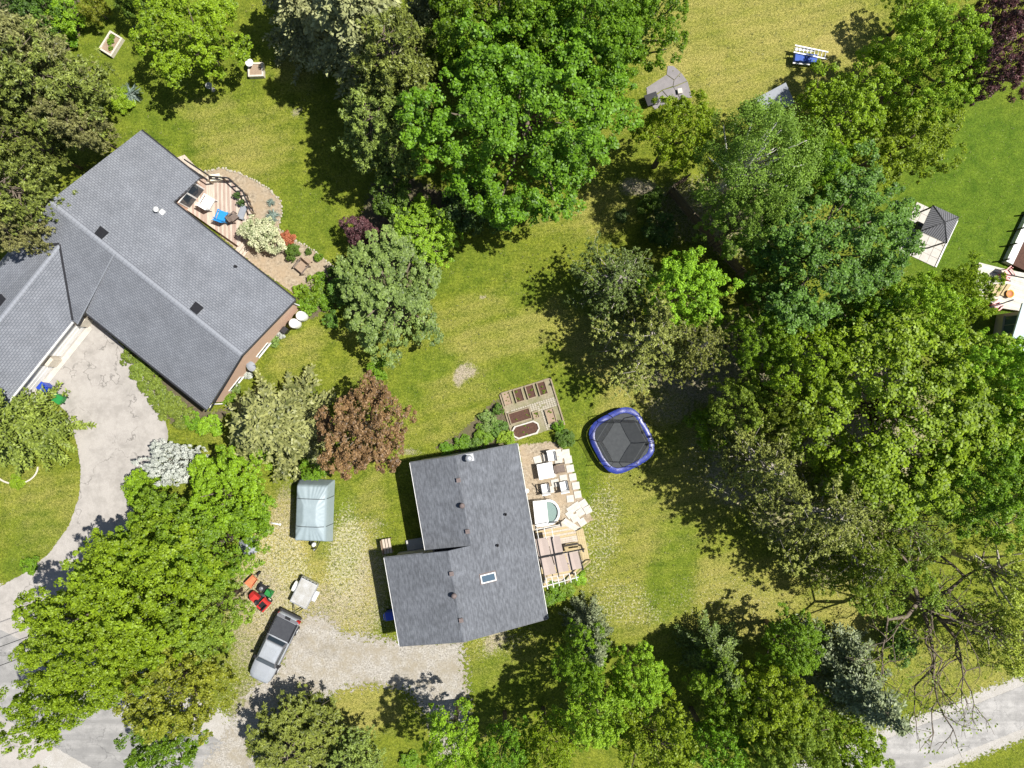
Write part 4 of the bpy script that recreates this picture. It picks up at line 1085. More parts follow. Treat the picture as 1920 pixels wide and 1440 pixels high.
# ---- planked platforms
def planked(root, poly, z, ang, w, mats, t=.04, gap=.008, name='deck_board'):
    """boards clipped to a convex outline; poly in root coordinates"""
    c, s = math.cos(-ang), math.sin(-ang)
    pr = [(p[0] * c - p[1] * s, p[0] * s + p[1] * c) for p in poly]
    lo = min(p[1] for p in pr); hi = max(p[1] for p in pr); y = lo; i = 0
    while y < hi - .02:
        q = clip_poly(pr, 1, y + gap / 2, y + w - gap / 2)
        if q:
            q = [(a * math.cos(ang) - b * math.sin(ang), a * math.sin(ang) + b * math.cos(ang)) for a, b in q]
            MB().prism(q, z - t, z).build(name, random.choice(mats), root)
        y += w; i += 1

def local(root_loc, pts, h): return [((G(x, y, h) - root_loc).x, (G(x, y, h) - root_loc).y) for x, y in pts]

# left house deck
o0 = G(410, 380); o0.z = 0
DK = empty("wooden_deck", o0, 0, "weathered wooden deck behind the grey-roofed house", "deck")
dpoly = local(o0, [(372, 338), (398, 326), (428, 332), (458, 358), (474, 396), (470, 430), (448, 462), (340, 386), (345, 372)], .45)
ccw = dpoly[::-1]
planked(DK, ccw, .45, math.radians(91), .15, [M_WOOD, M_WOOD, M_WOOD2])
MB().prism([(p[0] * .97, p[1] * .97) for p in ccw], .02, .395).build('deck_skirt', M_FENCE, DK)
rail_px = [(392, 331), (428, 334), (456, 360), (470, 396)]
rp = local(o0, rail_px, 1.3)
posts = []
for i in range(len(rp) - 1):
    a, b = Vector(rp[i]), Vector(rp[i + 1]); n = 3
    for k in range(n + (i == len(rp) - 2)):
        posts.append(a.lerp(b, k / n))
for p in posts: MB().box(p.x - .05, p.x + .05, p.y - .05, p.y + .05, .45, 1.38).build('rail_post', M_FENCE, DK)
for zz, rr in ((1.36, .06), (.62, .03)):
    MB().tube([(p[0], p[1], zz) for p in rp], rr, 4, smooth=False).build('handrail', M_DARKMET, DK)
rp2 = local(o0, [(340, 305), (390, 338)], 1.3)
for dx in (0, .22): MB().tube([(rp2[0][0] + dx, rp2[0][1] + dx, 1.36), (rp2[1][0] + dx, rp2[1][1] + dx, 1.36)], .05, 4, smooth=False).build('handrail', M_DARKMET, DK)
for k in range(4):
    p = Vector(rp2[0]).lerp(Vector(rp2[1]), k / 3); MB().box(p.x - .05, p.x + .05, p.y - .05, p.y + .05, .0, 1.35).build('rail_post', M_FENCE, DK)
wk = local(o0, [(330, 296), (346, 290), (384, 330), (372, 340)], .3)
planked(DK, wk[::-1], .3, math.radians(-40), .14, [M_WOOD])
for k in range(3):
    st = local(o0, [(440 + k * 5, 470 + k * 4), (466 + k * 5, 436 + k * 4), (472 + k * 5, 441 + k * 4), (446 + k * 5, 475 + k * 4)], .35 - k * .14)
    MB().prism(st[::-1], .02, .36 - k * .14).build('step', M_WOOD, DK)

# garden furniture
def arm_chair(name, px, py, h0, rz, frame, seat, label, w=.62, back=.85, group=None, scale=1.0):
    r = empty(name, G(px, py, h0 + .4).xy.to_3d() + Vector((0, 0, h0)), rz, label, "chair", group)
    r.scale = (scale,) * 3
    d = w / 2
    for sx in (-1, 1):
        for sy in (-1, 1): MB().box(sx * d - .025, sx * d + .025, sy * d - .025, sy * d + .025, 0, .40 if sy < 0 else back).build('leg', frame, r)
        MB().box(sx * d - .04, sx * d + .04, -d - .02, d, .60, .64).build('armrest', frame, r)
        MB().box(sx * d - .025, sx * d + .025, -d - .02, -d + .03, .40, .60).build('arm_support', frame, r)
    MB().loft([[(x, y, z) for x, y in ((-d + .03, -d), (d - .03, -d), (d - .03, d - .03), (-d + .03, d - .03))] for z in (.36, .44)]).build('seat', seat, r)
    MB().add([(-d, d - .04, .42), (d, d - .04, .42), (d, d + .12, back), (-d, d + .12, back), (-d, d + .03, .42), (d, d + .03, .42), (d, d + .19, back), (-d, d + .19, back)],
             [(0, 1, 2, 3), (7, 6, 5, 4), (3, 2, 6, 7), (0, 3, 7, 4), (1, 5, 6, 2), (0, 4, 5, 1)]).build('backrest', seat, r)
    return r
arm_chair("garden_chair", 390, 379, .45, math.radians(150), M_WHITEP, M_WHITEP, "white wicker armchair on the weathered wooden deck", .8, 1.0)
arm_chair("garden_chair", 417, 405, .45, math.radians(160), M_SKYBLUE, M_SKYBLUE, "bright blue plastic chair on the wooden deck", .68, .95)
arm_chair("garden_chair", 439, 407, .45, math.radians(130), M_BROWNC, M_BROWNC, "small brown chair beside the blue chair on the deck", .5)
arm_chair("garden_chair", 566, 500, 0, math.radians(-40), M_BROWNC, M_SAND, "brown reclining chair on the gravel garden", .75, .9)
def footstool(name, px, py, h0, rz, mt, seat, label, w, l, h, cat="footstool"):
    r = empty(name, G(px, py, h0 + h).xy.to_3d() + Vector((0, 0, h0)), rz, label, cat)
    for sx in (-1, 1):
        for sy in (-1, 1): MB().box(sx * (w/2 - .04) - .03, sx * (w/2 - .04) + .03, sy * (l/2 - .04) - .03, sy * (l/2 - .04) + .03, 0, h - .06).build('leg', mt, r)
    MB().box(-w/2, w/2, -l/2, l/2, h - .06, h).build('top', seat, r)
    MB().box(-w/2 + .05, w/2 - .05, -l/2 + .05, l/2 - .05, h - .16, h - .061).build('apron', mt, r)
    return r
footstool("footstool", 575, 491, 0, math.radians(-40), M_BROWNC, M_SAND, "footstool in front of the brown garden chair", .5, .5, .35)
r = empty("storage_box", G(408, 336, .45).xy.to_3d() + Vector((0, 0, .45)), math.radians(8), "cream storage box by the deck railing", "box")
MB().box(-.33, .33, -.2, .2, 0, .42).build('body', M_CREAM, r); MB().box(-.36, .36, -.23, .23, .421, .48).build('lid', M_CREAM, r)
r = empty("planter_box", G(458, 400, .45).xy.to_3d() + Vector((0, 0, .45)), math.radians(70), "pale blue bench at the deck's right edge", "bench")
MB().box(-.5, .5, -.22, .22, .32, .4).build('seat', M_SHEDR, r)
for sx in (-.42, .42): MB().box(sx - .05, sx + .05, -.2, .2, 0, .319).build('leg', M_SHEDR, r)
for (x, y, lb) in [(447, 368, "dark potted plant at the deck railing's bend"), (455, 382, "dark potted plant by the pale bench")]:
    r = empty("plant_pot", G(x, y, .6).xy.to_3d() + Vector((0, 0, .45)), 0, lb, "pot", "pots on the deck")
    MB().lathe([(.12, 0), (.18, .28), (.2, .3), (.2, .34), (.16, .34), (.16, .3)], 12).build('pot', M_BLACK, r)
    f = bpy.data.objects.new('foliage', proto('B0')['crown']); COL.objects.link(f); f.parent = r; f.location = (0, 0, .25); f.scale = (.3,) * 3
    f.material_slots[0].link = 'OBJECT'; f.material_slots[0].material = LEAF['dark']

# edging stones round the gravel garden: individual stones
EDG = empty("garden_edging", (0, 0, 0), 0, "curved line of pale edging stones round the gravel garden", "edging")
stone = MB().lathe([(.07, 0), (.09, .04), (.07, .07), (.03, .085)], 7, smooth=False).mesh('edging_stone'); stone.materials.append(M_COBBLE)
pts = [G(*p) for p in [(385, 322), (412, 315), (446, 323), (478, 338), (504, 354), (526, 376), (529, 400), (521, 428), (545, 447), (575, 462), (604, 482), (628, 502)]]
for a, b in zip(pts[:-1], pts[1:]):
    n = max(1, int((b - a).length / .19))
    for k in range(n):
        o = link('edging_stone', stone, EDG); o.location = a.lerp(b, (k + random.uniform(-.2, .2)) / n) + Vector((random.gauss(0, .03), random.gauss(0, .03), 0))
        o.rotation_euler = (0, 0, random.uniform(0, 6)); q = random.uniform(.8, 1.25); o.scale = (q, q * random.uniform(.7, 1), random.uniform(.7, 1.1))

# brick end: barrels, dish, box
for px, py, lb in ((563, 592, "white rain barrel nearer the roof corner, at the brick wall"), (550, 606, "white rain barrel left of the other, at the brick wall")):
    r = empty("rain_barrel", G(px, py, 1.05).xy.to_3d(), 0, lb, "barrel", "rain barrels")
    MB().lathe([(.27, 0), (.33, .15), (.36, .5), (.33, .9), (.30, 1.0)], 18).build('body', M_WHITEP, r)
    MB().lathe([(.33, 1.001), (.34, 1.04), (.25, 1.08), (.05, 1.09)], 18).build('lid', M_WHITE, r)
r = empty("satellite_dish", G(480, 690, .0), 0, "grey satellite dish on a pole by the brick wall", "satellite dish")
MB().tube([(0, 0, 0), (0, 0, 1.1)], .035, 8).build('pole', M_GALV, r)
Md = Matrix.Translation((.05, .06, 1.25)) @ Matrix.Rotation(math.radians(55), 4, Vector((-.35, 1, 0)))
MB().lathe([(.02, 0), (.16, .015), (.29, .06), (.36, .11), (.37, .105), (.3, .04), (.16, -.01), (.02, -.02)], 20, M=Md).build('dish', M_SHEDR, r)
MB().tube([Md @ Vector((.33, 0, .09)), Md @ Vector((.2, 0, .4)), Md @ Vector((0, 0, .45))], .015, 5).build('feed_arm', M_DARKMET, r)
r = empty("utility_box", G(534, 619, .5).xy.to_3d(), HL_ROT, "black utility box beside the rain barrels", "box")
MB().box(-.17, .17, -.2, .2, 0, .62).build('body', M_BLACK, r); MB().box(-.19, .19, -.22, .22, .621, .66).build('lid', M_DARKMET, r)

def wheelie(px, py, rz, mat, label, h=1.0):
    r = empty("wheelie_bin", G(px, py, h).xy.to_3d(), rz, label, "bin", "wheeled bins")
    MB().loft([[(-.22, -.25, .05), (.22, -.25, .05), (.22, .22, .05), (-.22, .22, .05)], [(-.28, -.32, h - .08), (.28, -.32, h - .08), (.28, .3, h - .08), (-.28, .3, h - .08)]]).build('body', mat, r)
    MB().loft([[(-.31, -.36, h - .078), (.31, -.36, h - .078), (.31, .33, h - .078), (-.31, .33, h - .078)], [(-.27, -.3, h), (.27, -.3, h), (.27, .28, h + .02), (-.27, .28, h + .02)]]).build('lid', mat, r)
    MB().tube([(-.22, .4, h - .07), (.22, .4, h - .07)], .02, 6).build('handle', mat, r)
    for sx in (-1, 1): MB().tube([(sx * .25 - .03, .24, .1), (sx * .25 + .03, .24, .1)], .1, 10).build('wheel', M_RUBBER, r)
wheelie(78, 727, math.radians(-130), M_BLUEB, "blue wheeled bin beside the garage doors")
wheelie(106, 748, math.radians(-120), M_GREENP, "green wheeled bin under the spruce by the garage", .8)
wheelie(730, 1156, math.radians(100), M_BLUEB, "blue wheeled bin in the shade of the slate-roofed house")

# left yard planters
def planter(px, py, rz, w, l, h, mat, soil, label, name="raised_planter"):
    r = empty(name, G(px, py, h).xy.to_3d(), rz, label, "planter")
    t = .12
    MB().box(-w/2, w/2, -l/2, -l/2 + t, 0, h).build('side_board', mat, r); MB().box(-w/2, w/2, l/2 - t, l/2, 0, h).build('side_board', mat, r)
    MB().box(-w/2, -w/2 + t, -l/2 + t, l/2 - t, 0, h).build('side_board', mat, r); MB().box(w/2 - t, w/2, -l/2 + t, l/2 - t, 0, h).build('side_board', mat, r)
    MB().box(-w/2 + t, w/2 - t, -l/2 + t, l/2 - t, 0, h - .08).build('soil', soil, r)
    return r
r = planter(207, 81, math.radians(-32), 1.05, 1.55, .35, M_STONEP, M_SAND, "stone-edged raised planter on the upper left lawn")
for dx, dy, q in ((-.1, .1, .3), (.15, -.3, .22), (-.2, .45, .25)):
    f = bpy.data.objects.new('plant', proto('B1')['crown']); COL.objects.link(f); f.parent = r; f.location = (dx, dy, .2); f.scale = (q, q, q * .8)
    f.material_slots[0].link = 'OBJECT'; f.material_slots[0].material = LEAF['bright']
planter(479, 130, math.radians(2), 1.1, 1.0, .4, M_STONEP, M_SAND, "square planter with pinkish border right of the lone tree")
r = empty("bird_bath", G(467, 117, .8).xy.to_3d(), 0, "white bird bath at the square planter's corner", "bird bath")
MB().lathe([(.16, 0), (.14, .05), (.07, .1), (.06, .6), (.1, .66)], 14).build('pedestal', M_WHITE, r)
MB().lathe([(.1, .661), (.24, .72), (.28, .78), (.25, .78), (.1, .72), (.02, .71)], 18).build('bowl', M_WHITEP, r)
r = empty("bird_bath", G(391, 160, .8).xy.to_3d(), 0, "grey bird bath in the shade of the lone tree", "bird bath")
MB().lathe([(.16, 0), (.14, .05), (.07, .1), (.06, .6), (.1, .66)], 14).build('pedestal', M_FOUND, r)
MB().lathe([(.1, .661), (.2, .72), (.24, .78), (.21, .78), (.1, .72), (.02, .71)], 18).build('bowl', M_FOUND, r)
r = empty("tree_ring_edging", G(38, 880), 0, "curved pale edging strip under the spruce at the left edge", "edging")
MB().tube([(G(30 + 42 * math.cos(a), 875 + 32 * math.sin(a)) - G(38, 880)) + Vector((0, 0, .06)) for a in [math.radians(q) for q in range(0, 185, 12)]], .07, 5).build('strip', M_STONEP, r)

# ---- trampoline
TC = G(1166, 826, .9); TC.z = 0
r = empty("trampoline", TC, math.radians(28), "blue-rimmed trampoline with black safety net on the lawn", "trampoline")
def sup(Rr, n=48, e=3.4):
    out = []
    for k in range(n):
        a = 2 * math.pi * k / n; c, s = math.cos(a), math.sin(a)
        q = (abs(c) ** e + abs(s) ** e) ** (-1 / e); out.append((Rr * q * c * .96, Rr * q * s))
    return out
no, ni, nm = sup(2.13), sup(1.76), sup(1.74)
n = len(no); secs = []
v = []; f = []
for k in range(n):
    w = .02 * math.sin(k * 2.3) + .015 * math.sin(k * 5.1)
    for (ring, z) in ((no[k], .86 + w), (tuple(.5 * (no[k][i] + ni[k][i]) for i in (0, 1)), .95 + w * 1.5), (ni[k], .90)): v.append((ring[0], ring[1], z))
for k in range(n):
    a, b = k * 3, ((k + 1) % n) * 3
    f += [(a, b, b + 1, a + 1), (a + 1, b + 1, b + 2, a + 2)]
MB().add(v, f, True).build('rim_pad', M_BLUEPAD, r)
MB().add([(p[0], p[1], .875 - .05 * (k % 2) * 0) for k, p in enumerate(nm)] + [(0, 0, .84)], [(k, (k + 1) % n, n) for k in range(n)], True).build('jumping_mat', M_MATT, r)
MB().tube([(p[0] * .985, p[1] * .985, .82) for p in no] + [(no[0][0] * .985, no[0][1] * .985, .82)], .035, 6).build('frame', M_DARKMET, r)
for k in range(4):
    a0 = 2 * math.pi * k / 4 + .3; p, q = Vector((2.05 * math.cos(a0), 2.05 * math.sin(a0), .8)), Vector((2.05 * math.cos(a0 + .7), 2.05 * math.sin(a0 + .7), .8))
    MB().tube([p, Vector((p.x * 1.07, p.y * 1.07, .03)), Vector((q.x * 1.07, q.y * 1.07, .03)), q], .03, 6).build('leg', M_DARKMET, r)
t = NT('safety_net'); vv = t.coord()
tr_ = t.n("ShaderNodeBsdfTransparent"); mx = t.n("ShaderNodeMixShader"); mx.inputs[0].default_value = .42
t.l(tr_.outputs[0], mx.inputs[1]); t.l(t.bsdf((.012, .012, .014), .8), mx.inputs[2]); M_NET = t.done(mx.outputs[0])
NP = 6; top = []; bot = []
for k in range(NP):
    a = 2 * math.pi * (k + .5) / NP
    b = Vector((2.12 * math.cos(a), 2.12 * math.sin(a), .3)); tp = Vector((2.0 * math.cos(a), 2.0 * math.sin(a), 2.5)); ti = Vector((1.62 * math.cos(a), 1.62 * math.sin(a), 2.62))
    MB().tube([b, tp, ti], .028, 6).build('net_pole', M_DARKMET, r); top.append(ti); bot.append(Vector((1.72 * math.cos(a), 1.72 * math.sin(a), .95)))
v = []; f = []
for k in range(NP):
    for j in range(5):
        u = j / 5; a, b = top[k].lerp(top[(k + 1) % NP], u), bot[k].lerp(bot[(k + 1) % NP], u)
        sag = .03 * math.sin(math.pi * u); v += [(a.x * (1 - sag), a.y * (1 - sag), a.z - sag), (b.x * 1.0, b.y * 1.0, b.z)]
m = len(v) // 2
for k in range(m): f.append((2 * k, 2 * ((k + 1) % m), 2 * ((k + 1) % m) + 1, 2 * k + 1))
MB().add(v, f).build('safety_net', M_NET, r)
MB().tube([Vector(v[2 * (k % m)]) for k in range(m + 1)], .016, 5).build('net_cord', M_BLACK, r)

# ---- raised vegetable beds on a cobbled square
VA = math.radians(17)
r0 = G(998, 768); 
VG = empty("cobbled_garden_square", r0, VA, "small cobbled garden square holding the vegetable beds", "paving")
cob = MB().loft([[(-.075, -.06, 0), (.075, -.06, 0), (.075, .06, 0), (-.075, .06, 0)], [(-.07, -.055, .035), (.07, -.055, .035), (.07, .055, .035), (-.07, .055, .035)]]).mesh('cobble')
cob.materials.append(M_COBBLE)
sheet("cobble_bedding", [(938, 740), (1030, 708), (1059, 797), (962, 828)], gravel_mat('cobble_joint_sand', (.20, .175, .115), (.33, .29, .205), (.17, .17, .08), None, 9, .3), .010, .1)
hw, hl = 1.86, 1.72
def big_cobble(u, v_):
    o = link('cobble', cob, VG); o.location = (u, v_, .012); o.rotation_euler = (0, 0, random.gauss(0, .12)); o.scale = (random.uniform(.8, 1.15), random.uniform(.8, 1.15), random.uniform(.7, 1.3))
cnt = 0
for iu in range(22):
    for iv in range(26):
        u, v_ = -hw + .09 + iu * .172, -hl + .07 + iv * .134
        if ((-.3 < v_ < .45) or (u > .55 and v_ < .45 and not (u > 1.05)) ) and cnt < 300 and random.random() < .93: big_cobble(u, v_); cnt += 1
def veg_bed(px, py, w, l, label, soil=M_SOIL, mat=M_TIMBER, oct_=False, h=.22):
    r = empty("raised_bed", G(px, py, h).xy.to_3d(), VA, label, "raised bed", "vegetable beds")
    if not oct_:
        t = .07
        for a in ((-w/2, w/2, -l/2, -l/2 + t), (-w/2, w/2, l/2 - t, l/2), (-w/2, -w/2 + t, -l/2 + t, l/2 - t), (w/2 - t, w/2, -l/2 + t, l/2 - t)): MB().box(*a, 0, h).build('side_board', mat, r)
        MB().box(-w/2 + t, w/2 - t, -l/2 + t, l/2 - t, 0, h - .09).build('soil', soil, r)
    else:
        c = .28; ring = [(-w/2 + c, -l/2), (w/2 - c, -l/2), (w/2, -l/2 + c), (w/2, l/2 - c), (w/2 - c, l/2), (-w/2 + c, l/2), (-w/2, l/2 - c), (-w/2, -l/2 + c)]
        inn = [(x * (1 - .1 / abs(w/2)), y * (1 - .1 / (l/2))) for x, y in ring]
        for i in range(8):
            j = (i + 1) % 8; MB().prism([ring[i], ring[j], inn[j], inn[i]], 0, h).build('side_board', mat, r)
        MB().prism(inn, 0, h - .08).build('soil', soil, r)
    # seedlings and clods
    for k in range(5):
        f = bpy.data.objects.new('seedling', proto('R0')['crown']); COL.objects.link(f); f.parent = r
        f.location = (random.uniform(-w/2 + .15, w/2 - .15), random.uniform(-l/2 + .15, l/2 - .15), h - .12); q = random.uniform(.06, .13); f.scale = (q, q, q)
        f.material_slots[0].link = 'OBJECT'; f.material_slots[0].material = LEAF['olive']
veg_bed(951, 747, .62, 1.02, "pale compost bed, leftmost of the upper row of vegetable beds", M_SAND)
veg_bed(973, 741, .66, 1.02, "brown vegetable bed, second in the upper row")
veg_bed(995, 734, .66, 1.02, "brown vegetable bed, third in the upper row")
veg_bed(1017, 728, .66, 1.02, "brown vegetable bed, last in the upper row at the corner")
veg_bed(975, 780, 1.62, .86, "wide brown rectangular bed below the upper row of beds")
veg_bed(986, 806, 2.0, .98, "large octagonal brown bed nearest the house", oct_=True, mat=M_FLAG)
veg_bed(1005, 778, .48, .55, "small sandy bed in the middle of the garden square", M_SAND)
veg_bed(1033, 780, .68, 1.05, "pale brown bed at the right side of the garden square", M_SAND)
WL = empty("timber_border", r0, VA, "weathered timber border along the garden square's top and right", "edging")
MB().box(-hw, hw + .1, hl, hl + .1, 0, .14).build('timber', M_TIMBER, WL); MB().box(hw, hw + .1, -hl, hl - .01, 0, .14).build('timber', M_TIMBER, WL); MB().box(-hw - .1, -hw, -hl, hl, 0, .14).build('timber', M_TIMBER, WL)

# ---- patio of white slabs
PT = empty("slab_patio", G(1045, 900), 0, "patio of loose white concrete slabs beside the slate-roofed house", "patio")
sl1 = [(490,430),(650,395),(1080,430),(1120,600),(1170,765),(1230,930),(1265,1100),(1120,1180),(990,790),(830,880),(715,545),(960,340),(1040,300),(880,300),(770,700),(900,450),(740,1010)]
slab_pts = [(x / 10.28 + 960, y / 10.28 + 820, 11) for x, y in sl1] + [(x / 8 + 960, y / 8 + 930, 31) for x, y in [(965,150),(1070,110),(1135,205),(1025,245),(945,330),(1050,390),(865,275),(885,205)]]
for x, y, a in slab_pts:
    a = math.radians(a + random.gauss(0, 3)); w = .27 * random.uniform(.92, 1.05); p = G(x, y) - G(1045, 900)
    o = MB().loft([[(sx * w * k, sy * w * k, z) for sx, sy in ((-1, -1), (1, -1), (1, 1), (-1, 1))] for z, k in ((0, 1), (.045, 1), (.055, .96))]).build('slab', M_FLAG, PT)
    o.location = (p.x, p.y, .006 + random.uniform(0, .01)); o.rotation_euler = (random.gauss(0, .01), random.gauss(0, .01), a)
r = empty("patio_table", G(1023, 883, .72).xy.to_3d(), math.radians(10), "white square patio table on the slab patio", "table")
MB().box(-.55, .55, -.55, .55, .68, .72).build('tabletop', M_WHITEP, r)
for sx in (-1, 1):
    for sy in (-1, 1): MB().box(sx * .48 - .03, sx * .48 + .03, sy * .48 - .03, sy * .48 + .03, 0, .679).build('leg', M_DARKMET, r)
arm_chair("patio_chair", 1051, 878, 0, math.radians(100), M_FENCE, M_BROWNC, "brown-seated chair right of the white patio table", .6, .8, "patio chairs")
arm_chair("patio_chair", 1057, 911, 0, math.radians(192), M_BLACK, M_WHITEP, "black-framed chair with white cushion below the table", .6, .8, "patio chairs")
arm_chair("patio_chair", 1022, 915, 0, math.radians(190), M_BLACK, M_WHITEP, "white-cushioned chair between the table and the hot tub", .58, .8, "patio chairs")
arm_chair("patio_chair", 1034, 856, 0, math.radians(10), M_BLACK, M_WHITEP, "white-cushioned chair above the table", .62, .8, "patio chairs")
r = empty("umbrella_pole", G(1008, 918), math.radians(-48), "thin black pole lying across the stone chips", "pole")
MB().tube([(-.55, 0, .03), (1.0, 0, .04)], .022, 6).build('shaft', M_BLACK, r); MB().tube([(-.6, 0, .03), (-.54, 0, .03)], .035, 6).build('knob', M_BLACK, r)
r = empty("flower_pot", G(988, 921, .4).xy.to_3d(), 0, "white pot beside the slate roof's right eave", "pot")
MB().lathe([(.1, 0), (.15, .28), (.17, .3), (.13, .3), (.13, .25)], 12).build('body', M_WHITEP, r)

# ---- hot tub
HT = empty("hot_tub", G(1026, 961, .85).xy.to_3d(), math.radians(6), "white hot tub with half-folded cover beside the deck", "hot tub")
def dshape(k, n=14):
    pts = [(-.85 * k, -.88 * k), (.1, -.88 * k)]
    for i in range(n + 1):
        a = -math.pi / 2 + math.pi * i / n; pts.append((.1 + .78 * k * math.cos(a), .88 * k * math.sin(a)))
    return pts + [(-.85 * k, .88 * k)]
MB().loft([[(x, y, z) for x, y in dshape(k)] for z, k in ((0, .95), (.1, 1.0), (.7, 1.02), (.85, 1.04), (.88, .98), (.86, .86), (.45, .74))]).build('shell', M_WHITEP, HT)
MB().prism(dshape(.80), .66, .70).build('water', M_WATER, HT)
o = MB().loft([[(x, y, z) for x, y in ((-.93, -.92), (.02, -.92), (.02, .92), (-.93, .92))] for z in (.885, 1.02)]).build('folded_cover', M_WHITEP, HT)
for a in (-.5, .1, .7): MB().box(.70 * math.cos(a) - .05 + .1, .70 * math.cos(a) + .07 + .1, .80 * math.sin(a) - .12, .80 * math.sin(a) + .12, .705, .80).build('headrest', M_DARKMET, HT)

# ---- right deck with canopy
D0 = G(1050, 1045); 
DC = empty("canopy_deck", D0, 0, "yellowish wooden deck with steps beside the slate-roofed house", "deck")
A = -HC_ROT
main = local(D0, [(1004, 997), (1054, 984), (1080, 996), (1094, 1058), (1062, 1092), (1020, 1102)], .42)
planked(DC, main[::-1], .42, HC_ROT, .15, [M_WOODY, M_WOOD])
edge = local(D0, [(1080, 996), (1093, 990), (1106, 1050), (1094, 1058)], .46)
planked(DC, edge[::-1], .46, HC_ROT - math.pi / 2, .15, [M_WOODY])
MB().prism([(p[0] * .96, p[1] * .96) for p in main][::-1], .02, .37).build('deck_skirt', M_FENCE, DC)
for k in range(3):
    st = local(D0, [(1047 + 4.7 * k, 984 - 4.3 * k), (1051.4 + 4.7 * k, 980 - 4.3 * k), (1080 + 5 * k, 997.6 - 3.7 * k), (1075.4 + 5 * k, 1001 - 3.7 * k)], .4 - .12 * k)
    MB().prism(st[::-1], .02, .40 - .12 * k).build('step', M_FLAG if k else M_WOOD, DC)
rr = local(D0, [(1106, 1052), (1063, 1092)], .9)
MB().tube([(rr[0][0], rr[0][1], .95), (rr[1][0], rr[1][1], .95)], .06, 4, smooth=False).build('handrail', M_WOODY, DC)
for k in range(4):
    p = Vector(rr[0]).lerp(Vector(rr[1]), k / 3); MB().box(p.x - .045, p.x + .045, p.y - .045, p.y + .045, .02, .94).build('rail_post', M_WOODY, DC)
r = empty("deck_bench", G(1071, 1027, .75).xy.to_3d() + Vector((0, 0, .42)), HC_ROT, "slatted wooden bench on the deck beside the canopy", "bench")
for k in range(4): MB().box(-.5, .5, -.24 + k * .12, -.24 + k * .12 + .1, .40, .44).build('slat', M_WOODY, r)
for sx in (-.45, .42): MB().box(sx, sx + .05, -.22, .22, 0, .399).build('leg', M_DARKMET, r)
MB().box(-.52, .52, .26, .30, .3, .85).build('backrest', M_DARKMET, r)
# canopy
CP = empty("canopy_pergola", G(1048, 1048), 0, "pergola with beige sliding cloth canopy over the deck", "pergola")
c0 = G(1048, 1048)
def cp(x, y, h=2.45): q = G(x, y, h) - c0; return Vector((q.x, q.y, h))
def panel_row(tl, tr, bl, br, n, h):
    for k in range(n):
        u0, u1 = k / n + .012, (k + 1) / n - .012
        a, b, c, d = cp(*tl, h).lerp(cp(*tr, h), u0), cp(*tl, h).lerp(cp(*tr, h), u1), cp(*bl, h).lerp(cp(*br, h), u1), cp(*bl, h).lerp(cp(*br, h), u0)
        mid0, mid1 = (a + b) / 2 - Vector((0, 0, .05)), (d + c) / 2 - Vector((0, 0, .05))
        MB().add([a, mid0, b, c, mid1, d, *[p - Vector((0, 0, .01)) for p in (a, mid0, b, c, mid1, d)]], [(0, 5, 4, 1), (1, 4, 3, 2), (7, 10, 11, 6), (8, 9, 10, 7), (0, 1, 7, 6), (1, 2, 8, 7), (3, 4, 10, 9), (4, 5, 11, 10), (0, 6, 11, 5), (2, 3, 9, 8)]).build('cloth_panel', M_CANOPY, CP)
panel_row((1003, 1011), (1050, 1005), (1010, 1045), (1057, 1037), 2, 2.45)
panel_row((1010, 1048), (1085, 1034), (1020, 1080), (1093, 1065), 3, 2.45)
for tl, bl in (((1007, 1010), (1022, 1088)), ((1034, 1006), (1048, 1082)), ((1066, 1036), (1075, 1078)), ((1085, 1032), (1094, 1068))):
    MB().tube([cp(*tl, 2.52), cp(*bl, 2.52)], .035, 4, smooth=False).build('rail', M_DARKMET, CP)
for a, b in (((1004, 1047), (1096, 1029)),): MB().tube([cp(*a, 2.55), cp(*b, 2.55)], .05, 4, smooth=False).build('beam', M_DARKMET, CP)
for k in range(7):
    x = 1012 + k * 11; MB().tube([cp(x, 1086 - k * 2.2, 2.5), cp(x + 4, 1108 - k * 3.2, 2.5)], .03, 4, smooth=False).build('rafter', M_WHITE, CP)
MB().tube([cp(1012, 1102, 2.46), cp(1085, 1082, 2.46)], .035, 4, smooth=False).build('beam', M_WHITE, CP)
MB().tube([cp(1004, 993, 2.46), cp(1050, 984, 2.46)], .03, 4, smooth=False).build('beam', M_WHITE, CP)
for x in (1006, 1020, 1034): MB().tube([cp(x, 990, 2.5), cp(x + 4, 1010, 2.5)], .025, 4, smooth=False).build('rafter', M_WHITE, CP)
for q in ((1006, 995), (1052, 986), (1094, 1034), (1092, 1068), (1020, 1092)):
    p = cp(*q, 2.44); MB().box(p.x - .05, p.x + .05, p.y - .05, p.y + .05, .44, 2.43).build('post', M_DARKMET, CP)

# ---- wooden bench frame and doorstep left of the house
r = empty("wooden_bench", G(726, 1023, .4).xy.to_3d(), HC_ROT, "wooden slatted bench on the lawn left of the slate-roofed house", "bench")
for k in range(3): MB().box(-.30 + k * .21, -.30 + k * .21 + .16, -.55, .5, .40, .44).build('slat', M_WOOD, r)
for sx in (-.3, .26):
    for sy in (-.5, .42): MB().box(sx, sx + .06, sy, sy + .06, 0, .399).build('leg', M_FENCE, r)
MB().box(-.36, -.31, -.55, .5, .3, .85).build('backrest', M_FENCE, r)

